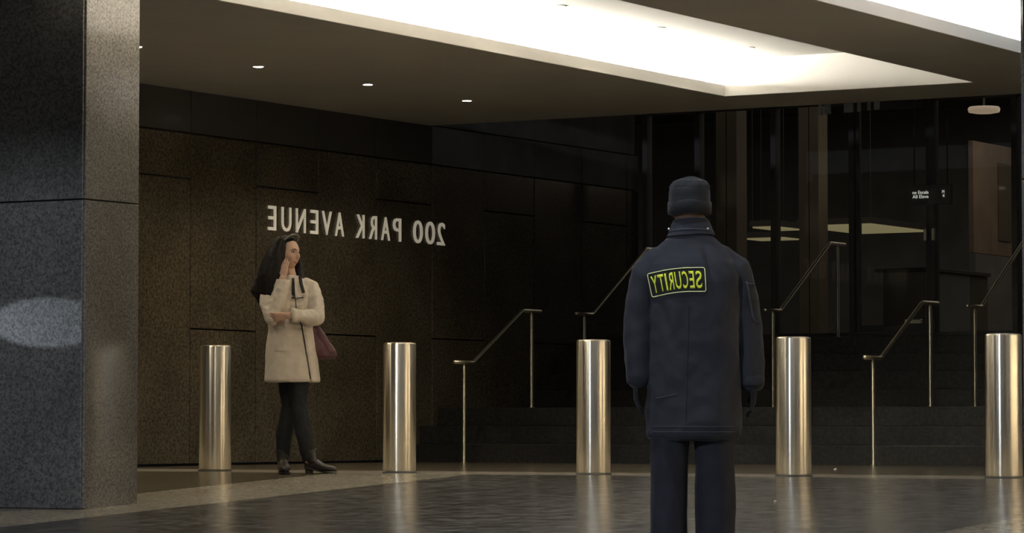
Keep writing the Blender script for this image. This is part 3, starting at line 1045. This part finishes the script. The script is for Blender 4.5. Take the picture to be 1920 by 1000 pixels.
# sleeves
tube(bm, [(-0.160, 0.0, 1.365), (-0.210, 0.005, 1.305), (-0.238, 0.012, 1.18), (-0.250, 0.018, 1.03), (-0.250, 0.010, 0.92), (-0.250, 0.0, 0.835)],
     [(0.070, 0.075), (0.070, 0.084), (0.064, 0.078), (0.060, 0.070), (0.056, 0.064), (0.050, 0.056)], side=(1, 0, 0), seg=20)
tube(bm, [(0.115, 0.0, 1.375), (0.185, 0.0, 1.325), (0.228, 0.0, 1.20), (0.248, -0.005, 1.06), (0.256, -0.015, 0.94), (0.262, -0.03, 0.820)],
     [(0.072, 0.075), (0.074, 0.084), (0.068, 0.078), (0.063, 0.070), (0.058, 0.064), (0.052, 0.056)], side=(1, 0, 0), seg=20)
me = remesh(bm, 0.0065, 5)
f1 = folds(4.2, 0.024, (1.2, 1.2, 0.55), 3.1)
f2 = folds(9.0, 0.009, (1, 1, 0.8), 7.7)
def jacket_fold(p, n):
    v = f1(p, n) + f2(p, n)
    v *= 1 - 0.7 * min(1.0, max(0.0, (p.z - 1.30) / 0.12))
    # deep crease from the right shoulder blade, and pulls at the armpits
    v -= 0.022 * gauss((p.x - 0.066) + (p.z - 1.33) * 0.25, 0.014) * gauss(p.z - 1.34, 0.06) * (1 if p.y < 0 else 0)
    v -= 0.009 * gauss((p.x + 0.16) + (p.z - 1.2) * 0.3, 0.02) * gauss(p.z - 1.16, 0.16) * (1 if p.y < 0 else 0)
    v -= 0.009 * gauss((p.x - 0.175) - (p.z - 1.15) * 0.25, 0.02) * gauss(p.z - 1.12, 0.16) * (1 if p.y < 0 else 0)
    # flat seat for the back patch
    k = gauss(p.x + 0.085, 0.15) * gauss(p.z - 1.26, 0.075) * (1 if p.y < 0 else 0)
    return v * (1 - 0.8 * k)
displace(me, jacket_fold)
jacket = link('jacket', me, M['navy'], guard, True)
jb = bmesh.new()
jb.from_mesh(me)
jtree = BVHTree.FromBMesh(jb)
def on_jacket(x, z, off=0.003, d=(0, 1, 0), y0=-1.0):
    hit = jtree.ray_cast(Vector((x, y0, z)), Vector(d))
    p, n = hit[0], hit[1]
    if p is None:
        return Vector((x, -0.15, z)), Vector((0, -1, 0))
    return p + n * off, n

# stand collar with a fold-down flap
bm = bmesh.new()
seg = 64
R = []
for z, rx, ry, ox in ((1.478, 0.112, 0.092, -0.010), (1.505, 0.100, 0.087, -0.010), (1.532, 0.090, 0.082, -0.012), (1.550, 0.083, 0.079, -0.012), (1.555, 0.077, 0.073, -0.012), (1.546, 0.071, 0.068, -0.012), (1.50, 0.068, 0.066, -0.012)):
    R.append([bm.verts.new((ox + rx * math.cos(2 * PI * k / seg), 0.0 + ry * math.sin(2 * PI * k / seg),
                            z + 0.004 * math.cos(2 * PI * k / seg * 2 + 1) - 0.012 * math.sin(2 * PI * k / seg))) for k in range(seg)])
for a, b in zip(R, R[1:]):
    for k in range(seg):
        j = (k + 1) % seg
        bm.faces.new((a[k], a[j], b[j], b[k]))
collar = finish('collar', bm, M['navy'], guard, True)
collar['label'] = 'raised collar with a lighter rim'
bm = bmesh.new()
tube(bm, [Vector((-0.010 + 0.102 * math.cos(a), 0.0885 * math.sin(a), 1.499 - 0.012 * math.sin(a))) for a in [PI + 0.15 + k * (PI - 0.3) / 24 for k in range(25)]], [0.004] * 25, seg=8)
finish('seam', bm, M['navy_trim'], collar, True)
for ang in (-0.86, PI + 0.30):
    bm = bmesh.new()
    bmesh.ops.create_uvsphere(bm, u_segments=14, v_segments=8, radius=0.0065)
    o = finish('snap_stud', bm, M['stud'], collar, True)
    o.location = (-0.010 + 0.108 * math.cos(ang), 0.093 * math.sin(ang), 1.512 + 0.002)

# hem band and its stitching
def jacket_line(name, pts, r, mat, off=0.0015):
    bm = bmesh.new()
    P = []
    for x, z in pts:
        p, n = on_jacket(x, z, off)
        P.append(p)
    tube(bm, P, [r] * len(P), seg=8)
    return finish(name, bm, mat, jacket, True)
for z in (0.588, 0.612):
    jacket_line('hem_stitch', [(-0.19 + 0.01 * k, z) for k in range(38)], 0.0025, M['navy_trim'])
# side pocket edge and centre seam
jacket_line('pocket_edge', [(-0.175 + 0.01 * k, 0.74 + 0.002 * k) for k in range(10)], 0.003, M['navy_trim'])
jacket_line('back_seam', [(-0.03 - 0.0006 * k, 1.16 - 0.02 * k) for k in range(27)], 0.0018, M['navy'])
# sleeve pocket on the right upper arm
bm = bmesh.new()
P = []
for x, z in ((0.232, 1.266), (0.246, 1.262), (0.258, 1.262), (0.270, 1.258)):
    P.append(on_jacket(x, z, 0.002)[0])
tube(bm, P, [0.0045] * 4, seg=8)
P = []
for k in range(9):
    f = k / 8
    P.append(on_jacket(0.236 + 0.030 * f, 1.268 - 0.165 * f, 0.002)[0])
for x, z in ((0.275, 1.092), (0.283, 1.088), (0.291, 1.090)):
    P.append(on_jacket(x, z, 0.002)[0])
tube(bm, P, [0.0045] * len(P), seg=8)
sp_ = finish('sleeve_pocket', bm, M['navy_trim'], jacket, True)
sp_['label'] = 'sleeve pocket outlined in lighter piping'
for x0, x1, z in ((-0.305, -0.205, 0.840), (0.212, 0.312, 0.826)):
    xc, hw = (x0 + x1) / 2 + (0.005 if x0 < 0 else 0.0), 0.054
    bm = bmesh.new()
    yc = 0.0 if xc < 0 else -0.03
    lathe(bm, [(0.045, z - 0.03), (hw, z - 0.03), (hw + 0.004, z - 0.022), (hw + 0.004, z + 0.012), (hw - 0.002, z + 0.018)], 30, (xc, yc))
    finish('cuff', bm, M['navy'], jacket, True)

# back patch: black cloth, pale yellow border and mirrored yellow letters
PC = ((-0.220, 1.306), (0.044, 1.333), (0.050, 1.221), (-0.196, 1.197))      # corners in the plane across the back
def patch_uv(u, v):
    """u 0..1 left to right, v 0..1 bottom to top, with the sag of the cloth"""
    tl, tr, br, bl = [Vector(p) for p in PC]
    p = (tl * (1 - u) + tr * u) * v + (bl * (1 - u) + br * u) * (1 - v)
    sag = 0.010 * math.sin(PI * u) * (1.0 if u < 0.7 else 0.9)
    return p.x, p.y + sag
patch_y = []
def patch_point(u, v, off):
    x, z = patch_uv(u, v)
    p, n = on_jacket(x, z, 0)
    return Vector((p.x, p.y - off, p.z))
bm = bmesh.new()
nu, nv = 26, 12
grid = [[bm.verts.new(patch_point(i / nu, j / nv, 0.004)) for i in range(nu + 1)] for j in range(nv + 1)]
for j in range(nv):
    for i in range(nu):
        bm.faces.new((grid[j][i], grid[j][i + 1], grid[j + 1][i + 1], grid[j + 1][i]))
ext = bmesh.ops.extrude_face_region(bm, geom=list(bm.faces))
for v in [g for g in ext['geom'] if isinstance(g, bmesh.types.BMVert)]:
    v.co.y += 0.003
bmesh.ops.recalc_face_normals(bm, faces=bm.faces)
patch = finish('security_patch', bm, M['patch_black'], guard, True)
patch['label'] = 'black back patch with yellow border and mirrored word SECURITY'
bm = bmesh.new()
P = []
r = 0.07
def corner(uc, vc, a0):
    for k in range(5):
        a = a0 + PI / 2 * k / 4
        P.append(patch_point(uc + r * 0.45 * math.cos(a), vc + r * math.sin(a), 0.0055))
for k in range(1, 14):
    P.append(patch_point(0.05 + 0.9 * k / 14, 0.015, 0.0055))
corner(0.955, 0.085, -PI / 2)
for k in range(1, 8):
    P.append(patch_point(0.987, 0.1 + 0.8 * k / 8, 0.0055))
corner(0.955, 0.915, 0)
for k in range(1, 14):
    P.append(patch_point(0.95 - 0.9 * k / 14, 0.985, 0.0055))
corner(0.045, 0.915, PI / 2)
for k in range(1, 8):
    P.append(patch_point(0.013, 0.9 - 0.8 * k / 8, 0.0055))
corner(0.045, 0.085, PI)
P.append(P[0])
tube(bm, P, [(0.0028, 0.0022)] * len(P), seg=8, round_ends=False)
finish('border', bm, M['patch_border'], patch, True)
LS = [('S', 0.815, 0.925), ('E', 0.705, 0.79), ('C', 0.585, 0.68), ('U', 0.455, 0.56), ('R', 0.335, 0.43), ('I', 0.285, 0.315), ('T', 0.165, 0.265), ('Y', 0.055, 0.15)]
for ch, u0, u1 in LS:
    tm = text_mesh(ch, 0.3, 0.0, bold=0.0035)
    tb = bmesh.new()
    tb.from_mesh(tm)
    bpy.data.meshes.remove(tm)
    w = max(v.co.x for v in tb.verts)
    h = max(v.co.y for v in tb.verts)
    for _ in range(2):
        bmesh.ops.subdivide_edges(tb, edges=[e for e in tb.edges if e.calc_length() > 0.03], cuts=2)
    bmesh.ops.triangulate(tb, faces=tb.faces)
    for v in tb.verts:
        u = u1 - (u1 - u0) * v.co.x / w
        vv = 0.145 + 0.71 * v.co.y / h
        v.co = patch_point(u, vv, 0.0062)
    ext = bmesh.ops.extrude_face_region(tb, geom=list(tb.faces))
    for v in [g for g in ext['geom'] if isinstance(g, bmesh.types.BMVert)]:
        v.co.y += 0.0025
    bmesh.ops.recalc_face_normals(tb, faces=tb.faces)
    finish('letter', tb, M['patch_yellow'], patch, False)
jb.free()

# trousers
bm = bmesh.new()
ringloft(bm, [(0, 0, 0.70, 0.180, 0.125), (0, 0, 0.80, 0.185, 0.130), (0, 0, 0.95, 0.172, 0.120)])
tube(bm, [(-0.100, 0, 0.80), (-0.108, 0, 0.60), (-0.112, -0.005, 0.44), (-0.115, 0.0, 0.25), (-0.117, 0.005, 0.075)],
     [(0.095, 0.108), (0.090, 0.10), (0.083, 0.092), (0.082, 0.092), (0.081, 0.094)], side=(1, 0, 0), seg=22, round_ends=False)
tube(bm, [(0.090, 0, 0.80), (0.094, 0, 0.60), (0.096, -0.005, 0.44), (0.098, 0.0, 0.25), (0.094, 0.005, 0.075)],
     [(0.095, 0.108), (0.092, 0.10), (0.088, 0.094), (0.090, 0.094), (0.085, 0.094)], side=(1, 0, 0), seg=22, round_ends=False)
me = remesh(bm, 0.0065, 3)
displace(me, folds(7.0, 0.012, (1.3, 1.3, 0.45), 11.0))
link('trousers', me, M['trouser'], guard, True)
for sx, yw_ in ((-0.117, PI - 0.05), (0.094, PI - 0.40)):
    bm = bmesh.new()
    shoe_bm(bm, (sx, -0.085, 0.012), yw_, 0.29, 0.050, 0.10)
    me = remesh(bm, 0.006, 3)
    sh = link('shoe', me, M['boot'], guard, True)
    bm = bmesh.new()
    shoe_bm(bm, (sx, -0.090, 0.0), yw_, 0.30, 0.053, 0.024)
    finish('sole', bm, M['sole'], sh)

# ------------------------------------------------------------------ woman on the telephone pose beside the first bollard
WL = Vector((-13.22, 19.40, -0.002))
woman = thing('person', 'smiling long-haired woman in beige coat, hand on cheek, beside the stone wall', 'person', WL, YAW)
FY = math.radians(52)                 # face turned to the right of the camera
HC = Vector((-0.078, 0.0, 1.568))
bm = bmesh.new()
HR = head_bm(bm, HC, FY, 1.0, math.radians(4))
tube(bm, [(-0.055, 0.01, 1.36), (-0.070, 0.012, 1.44), (-0.082, 0.016, 1.52)], [0.060, 0.048, 0.047])
# trunk
ty = math.radians(25)
ringloft(bm, [(-0.04, 0, 0.76, 0.145, 0.10, 2.2, ty), (-0.04, 0, 0.88, 0.155, 0.11, 2.2, ty), (-0.045, 0, 1.02, 0.115, 0.085, 2.2, ty), (-0.05, 0, 1.18, 0.130, 0.095, 2.2, ty),
              (-0.055, 0, 1.30, 0.145, 0.08, 2.2, ty), (-0.055, 0, 1.37, 0.09, 0.06, 2.2, ty)])
# legs: crossed at the shin, her far foot pointing right
LEGA = [(-0.085, 0.04, 0.80), (-0.055, 0.03, 0.48), (-0.100, 0.05, 0.27), (-0.112, 0.06, 0.08)]
LEGB = [(0.005, -0.02, 0.80), (0.010, -0.05, 0.48), (0.050, -0.07, 0.27), (0.085, -0.07, 0.09)]
tube(bm, LEGA, [0.078, 0.053, 0.050, 0.034], seg=18)
tube(bm, LEGB, [0.078, 0.053, 0.050, 0.034], seg=18)
# arms
SHR, ELR, WRR = Vector((-0.205, -0.015, 1.325)), Vector((-0.165, -0.170, 1.105)), Vector((-0.100, -0.150, 1.385))
SHL, ELL, WRL = Vector((0.085, 0.03, 1.330)), Vector((0.135, -0.085, 1.105)), Vector((-0.055, -0.235, 1.118))
tube(bm, [SHR, ELR], [0.045, 0.038])
tube(bm, [ELR, WRR], [0.038, 0.026])
tube(bm, [SHL, ELL], [0.045, 0.038])
tube(bm, [ELL, WRL], [0.038, 0.026])
# raised hand resting on her cheek; other hand tucked under the raised elbow
hand_bm(bm, WRR + Vector((0.004, 0.004, 0.015)), (0.10, 0.22, 1.0), (0.55, 0.75, -0.1), 1, 0.92, 0.16, 0.10)
hand_bm(bm, WRL + Vector((-0.015, -0.002, -0.002)), (-1, 0.10, -0.12), (0.1, 0.85, 0.4), 1, 0.92, 0.22, 0.12)
me = remesh(bm, 0.0045, 2)
link('body', me, M['skin'], woman, True)
# eyes, brows, lips (on the face)
def face_pt(x, y, z):
    return HC + (HR @ Vector((x, y, z)))
for sx in (-1, 1):
    bm = bmesh.new()
    bmesh.ops.create_uvsphere(bm, u_segments=16, v_segments=10, radius=0.0115)
    o = finish('eye', bm, M['eye_white'], woman, True)
    o.location = face_pt(sx * 0.030, -0.0730, 0.011)
    bm = bmesh.new()
    bmesh.ops.create_uvsphere(bm, u_segments=12, v_segments=8, radius=0.0068)
    o2 = finish('iris', bm, M['eye_dark'], o, True)
    o2.location = HR @ Vector((0.001, -0.0065, 0.0))
    bm = bmesh.new()
    tube(bm, [face_pt(sx * x, -y, z) for x, y, z in ((0.014, 0.0955, 0.031), (0.028, 0.092, 0.036), (0.044, 0.083, 0.031))], [0.003, 0.0035, 0.002], seg=8)
    finish('eyebrow', bm, M['brow'], woman, True)
    bm = bmesh.new()
    tube(bm, [face_pt(sx * x, -y, z) for x, y, z in ((0.017, 0.0845, 0.0165), (0.030, 0.0868, 0.0205), (0.043, 0.079, 0.0155))], [0.0016, 0.0022, 0.0016], seg=8)
    finish('eyelash', bm, M['brow'], woman, True)
bm = bmesh.new()
tube(bm, [face_pt(x, -y, z) for x, y, z in ((-0.027, 0.0755, -0.049), (-0.013, 0.0895, -0.058), (0, 0.0935, -0.061), (0.013, 0.0895, -0.058), (0.027, 0.0755, -0.049))],
     [(0.002, 0.002), (0.0055, 0.0045), (0.006, 0.0045), (0.0055, 0.0045), (0.002, 0.002)], seg=10)
finish('lips', bm, M['lip_red'], woman, True)

# long dark hair: a cap over the skull and long locks falling over the near shoulder and behind
bm = bmesh.new()
nu, nv = 48, 30
rings = []
for j in range(nv + 1):
    ph = 0.02 + (PI - 0.04) * j / nv
    ring = []
    for i in range(nu):
        th = 2 * PI * i / nu
        x, y, z = math.sin(ph) * math.cos(th), math.sin(ph) * math.sin(th), math.cos(ph)
        p = Vector((x * 0.091, y * 0.106 + 0.020, z * 0.118 + 0.012))
        # open window for the face
        f = max(0.0, -y)
        if f > 0.15 and z < 0.66:
            p.y += 0.085 * min(1.0, (f - 0.15) * 2.2) * min(1.0, (0.66 - z) * 4)
        ring.append(bm.verts.new(HC + HR @ p))
    rings.append(ring)
for a, b in zip(rings, rings[1:]):
    for i in range(nu):
        k = (i + 1) % nu
        bm.faces.new((a[i], b[i], b[k], a[k]))
bm.faces.new(rings[0])
bm.faces.new(list(reversed(rings[-1])))
def lock(pts, radii):
    tube(bm, pts, radii, seg=14)
lock([(-0.075, 0.10, 1.60), (-0.085, 0.085, 1.48), (-0.085, 0.06, 1.40)], [(0.07, 0.05), (0.075, 0.05), (0.06, 0.04)])
# near side fall (camera-left): broad sheet from crown to chest
lock([(-0.125, -0.035, 1.640), (-0.165, -0.055, 1.52), (-0.190, -0.075, 1.40), (-0.200, -0.085, 1.28), (-0.190, -0.085, 1.215)], [(0.050, 0.075), (0.070, 0.080), (0.078, 0.07), (0.068, 0.055), (0.03, 0.03)])
lock([(-0.150, 0.030, 1.630), (-0.205, 0.030, 1.50), (-0.240, 0.020, 1.38), (-0.250, 0.0, 1.28), (-0.235, -0.02, 1.22)], [(0.050, 0.075), (0.062, 0.075), (0.064, 0.07), (0.055, 0.055), (0.03, 0.03)])
lock([(-0.105, -0.080, 1.620), (-0.128, -0.095, 1.50), (-0.150, -0.115, 1.38), (-0.160, -0.135, 1.27)], [(0.024, 0.020), (0.035, 0.022), (0.040, 0.025), (0.022, 0.018)])
# far side fall next to her jaw
lock([(-0.030, 0.075, 1.610), (-0.008, 0.060, 1.50), (0.012, 0.030, 1.41), (0.020, -0.005, 1.34), (0.018, -0.03, 1.30)], [(0.030, 0.035), (0.036, 0.04), (0.036, 0.04), (0.030, 0.03), (0.014, 0.014)])
me = remesh(bm, 0.006, 4)
displace(me, lambda p, n: 0.005 * noise.noise(Vector((p.x * 42, p.y * 42, p.z * 7))))
link('hair', me, M['hair'], woman, True)
# sunglasses pushed up into the hair, seen as a faint grey glint
bm = bmesh.new()
tube(bm, [HC + HR @ Vector((x, y, z)) for x, y, z in ((-0.078, -0.015, 0.085), (-0.060, -0.050, 0.118), (-0.020, -0.060, 0.138), (0.020, -0.060, 0.138), (0.060, -0.050, 0.118), (0.078, -0.015, 0.085))],
     [(0.004, 0.004), (0.006, 0.010), (0.006, 0.013), (0.006, 0.013), (0.006, 0.010), (0.004, 0.004)], seg=8)
finish('hair_band', bm, plain('grey_band', (0.22, 0.21, 0.20), 0.35), woman, True)

# coat
bm = bmesh.new()
def cr_(z, rx, ry, cx=0.0, cy=0.0, pw=2.3):
    return (cx, cy, z, rx, ry, pw, ty * 0.6)
ringloft(bm, [cr_(0.650, 0.192, 0.150, -0.042), cr_(0.662, 0.197, 0.155, -0.042), cr_(0.80, 0.184, 0.146, -0.045), cr_(0.92, 0.174, 0.138, -0.048), cr_(1.02, 0.158, 0.126, -0.052), cr_(1.10, 0.154, 0.122, -0.055),
              cr_(1.20, 0.160, 0.122, -0.060), cr_(1.28, 0.160, 0.110, -0.062), cr_(1.34, 0.140, 0.090, -0.062), cr_(1.385, 0.095, 0.074, -0.064), cr_(1.405, 0.075, 0.066, -0.066)], 56)
tube(bm, [(-0.165, 0.0, 1.335), SHR + Vector((-0.005, 0, -0.01)), (SHR + ELR) / 2 + Vector((-0.018, 0, 0)), ELR + Vector((-0.006, -0.004, 0))], [0.062, 0.064, 0.059, 0.053], seg=20)
tube(bm, [ELR, (ELR + WRR) / 2 + Vector((0.004, -0.004, 0)), WRR + Vector((0.0, 0.0, -0.022))], [0.053, 0.050, 0.045], seg=20, round_ends=False)
tube(bm, [(0.045, 0.02, 1.335), SHL + Vector((0.0, 0, -0.01)), (SHL + ELL) / 2 + Vector((0.012, 0, 0)), ELL + Vector((0.004, 0, 0))], [0.060, 0.062, 0.057, 0.052], seg=20)
tube(bm, [ELL, (ELL + WRL) / 2, WRL + Vector((0.03, 0.012, 0.0))], [0.052, 0.050, 0.047], seg=20, round_ends=False)
me = remesh(bm, 0.006, 4)
cf1, cf2 = folds(5.0, 0.010, (1.4, 1.4, 0.45), 21.0), folds(16.0, 0.008, (1, 1, 1.1), 5.0)
def coat_fold(p, n):
    v = cf1(p, n)
    if p.z > 1.04:
        v += cf2(p, n)
    v -= 0.010 * gauss((p.x - 0.052) - (1.0 - p.z) * 0.13, 0.007) * (1 if p.y < 0 and p.z < 1.08 else 0)
    return v
displace(me, coat_fold)
coat = link('coat', me, M['coat'], woman, True)
cb = bmesh.new()
cb.from_mesh(me)
ctree = BVHTree.FromBMesh(cb)
def on_coat(x, z, off=0.004):
    h = ctree.ray_cast(Vector((x, -1.0, z)), Vector((0, 1, 0)))
    return (h[0] + h[1] * off) if h[0] is not None else Vector((x, -0.12, z))
def strip(name, rows, mat, thick=0.006, parent=coat, smooth=True):
    """a cloth piece following the coat: rows of (x, z) points, offset and thickened"""
    bm = bmesh.new()
    g = [[bm.verts.new(on_coat(x, z, 0.003)) for x, z in r] for r in rows]
    for a, b in zip(g, g[1:]):
        for i in range(len(a) - 1):
            bm.faces.new((a[i], a[i + 1], b[i + 1], b[i]))
    ext = bmesh.ops.extrude_face_region(bm, geom=list(bm.faces))
    for v in [q for q in ext['geom'] if isinstance(q, bmesh.types.BMVert)]:
        v.co.y -= thick
    bmesh.ops.recalc_face_normals(bm, faces=bm.faces)
    return finish(name, bm, mat, parent, False)
def quadrows(tl, tr, br, bl, n=7, m=7):
    rows = []
    for j in range(m):
        f = j / (m - 1)
        a = (tl[0] * (1 - f) + bl[0] * f, tl[1] * (1 - f) + bl[1] * f)
        b = (tr[0] * (1 - f) + br[0] * f, tr[1] * (1 - f) + br[1] * f)
        rows.append([(a[0] * (1 - i / (n - 1)) + b[0] * i / (n - 1), a[1] * (1 - i / (n - 1)) + b[1] * i / (n - 1)) for i in range(n)])
    return rows
strip('lapel', quadrows((-0.024, 1.394), (-0.004, 1.398), (0.066, 1.258), (-0.012, 1.246), 8, 10), M['coat'], 0.014)
o = strip('inner_top', quadrows((-0.042, 1.388), (-0.023, 1.390), (-0.013, 1.250), (-0.040, 1.266)), M['coat_dark'], 0.005)
o['label'] = 'dark top showing between the lapels'
strip('toggle', quadrows((-0.040, 1.252), (0.040, 1.256), (0.042, 1.246), (-0.040, 1.240), 6, 3), M['coat_dark'], 0.013)
strip('front_edge', quadrows((0.022, 1.075), (0.031, 1.075), (0.102, 0.668), (0.094, 0.668), 3, 16), M['coat_dark'], 0.002)
strip('front_edge', quadrows((-0.016, 1.240), (-0.010, 1.240), (-0.004, 1.172), (-0.010, 1.172), 3, 6), M['coat_dark'], 0.003)
strip('pocket', quadrows((-0.165, 1.000), (-0.060, 0.990), (-0.056, 0.868), (-0.160, 0.872)), M['coat'], 0.006)
# cuffs
for p, q, r_ in ((WRR + Vector((0, 0, -0.045)), WRR + Vector((0.002, 0.002, -0.012)), 0.047), (WRL + Vector((0.055, 0.02, 0.0)), WRL + Vector((0.020, 0.008, 0.0)), 0.050)):
    bm = bmesh.new()
    tube(bm, [p, q], [r_, r_ + 0.002], seg=22, round_ends=False)
    finish('cuff', bm, M['coat'], coat, True)
cb.free()
# dark hood bundled on the back of the far shoulder
bm = bmesh.new()
tube(bm, [(-0.225, 0.07, 1.400), (-0.285, 0.06, 1.370), (-0.300, 0.05, 1.300), (-0.275, 0.05, 1.235)], [(0.045, 0.06), (0.040, 0.07), (0.038, 0.07), (0.020, 0.035)], seg=16)
tube(bm, [(-0.17, 0.09, 1.40), (-0.05, 0.10, 1.41), (0.02, 0.08, 1.38)], [0.04, 0.045, 0.03], seg=16)
tube(bm, [(-0.24, 0.07, 1.39), (-0.15, 0.09, 1.40)], [0.04, 0.045], seg=16)
me = remesh(bm, 0.007, 4)
displace(me, folds(14.0, 0.010, (1, 1, 1), 2.0))
link('scarf', me, M['coat_dark'], woman, True)

# leggings and boots
bm = bmesh.new()
def grow(pts, rad):
    tube(bm, pts, rad, seg=20, round_ends=False)
ringloft(bm, [(-0.04, 0.01, 0.70, 0.130, 0.095, 2.2, ty), (-0.04, 0.0, 0.82, 0.150, 0.11, 2.2, ty), (-0.04, 0, 0.92, 0.155, 0.11, 2.2, ty)])
grow(LEGA, [0.088, 0.062, 0.058, 0.044])
grow(LEGB, [0.088, 0.062, 0.058, 0.046])
me = remesh(bm, 0.006, 4)
displace(me, folds(12.0, 0.006, (1, 1, 0.6), 9.0))
link('leggings', me, M['leggings'], woman, True)
for (hx, hy), yw_, top in (((-0.122, 0.105), math.radians(12), LEGA[-1]), ((0.055, -0.055), math.radians(78), LEGB[-1])):
    bm = bmesh.new()
    shoe_bm(bm, (hx, hy, 0.012), yw_, 0.235, 0.040, 0.090, 0.030)
    d_ = Matrix.Rotation(yw_, 4, 'Z') @ Vector((0, -0.055, 0))
    base = Vector((hx, hy, 0.08)) + d_
    tube(bm, [base, Vector((base.x * 0.6 + top[0] * 0.4, base.y * 0.6 + top[1] * 0.4, 0.135)), Vector((base.x * 0.3 + top[0] * 0.7, base.y * 0.3 + top[1] * 0.7, 0.165))],
         [(0.044, 0.050), (0.050, 0.050), (0.056, 0.054)], seg=18, round_ends=False)
    me = remesh(bm, 0.005, 3)
    bt = link('boot', me, M['boot'], woman, True)
    bm = bmesh.new()
    bx = Matrix.Rotation(yw_, 4, 'Z')
    hb = Vector((hx, hy, 0)) + bx @ Vector((0, -0.032, 0))
    lathe(bm, [(0.027, 0.0), (0.028, 0.01), (0.030, 0.05)], 16, (hb.x, hb.y))
    finish('heel', bm, M['sole'], bt)
    bm = bmesh.new()
    shoe_bm(bm, (hx, hy, 0.0), yw_, 0.24, 0.041, 0.016, 0.034)
    finish('sole', bm, M['sole'], bt)

# maroon shoulder bag on its strap
bag = thing('shoulder_bag', 'soft maroon leather bag hanging at the hip of the woman in beige', 'bag', WL, YAW)
bm = bmesh.new()
bt_ = [(0.075, 0.06, 1.07, 0.030, 0.030), (0.105, 0.055, 1.02, 0.050, 0.045), (0.140, 0.050, 0.95, 0.070, 0.055), (0.178, 0.045, 0.885, 0.082, 0.060), (0.200, 0.045, 0.840, 0.078, 0.055), (0.205, 0.045, 0.818, 0.050, 0.035)]
ringloft(bm, [(x, y, z, rx, ry, 2.3, 0.25) for x, y, z, rx, ry in reversed(bt_)], 36)
me = remesh(bm, 0.006, 4)
displace(me, folds(11.0, 0.010, (1, 1, 0.6), 4.0))
link('body', me, M['bag'], bag, True)
bm = bmesh.new()
tube(bm, [(0.088, 0.045, 1.09), (0.170, 0.00, 0.965), (0.245, -0.005, 0.862)], [(0.026, 0.008), (0.034, 0.010), (0.020, 0.008)], side=(1, 0, 0.6), seg=12)
finish('flap', bm, M['bag'], bag, True)
bm = bmesh.new()
tube(bm, [(0.012, -0.092, 1.385), (0.030, -0.098, 1.34), (0.046, -0.108, 1.29), (0.070, -0.05, 1.38), ], [(0.011, 0.004)] * 4, seg=8) if False else \
    tube(bm, [(0.100, 0.075, 1.05), (0.085, 0.090, 1.20), (0.050, 0.090, 1.33), (0.022, 0.03, 1.412), (0.016, -0.045, 1.400), (0.028, -0.105, 1.345), (0.046, -0.128, 1.285)], [(0.012, 0.005)] * 7, side=(1, 0, 0), seg=10)
finish('strap', bm, M['coat_dark'], bag, True)
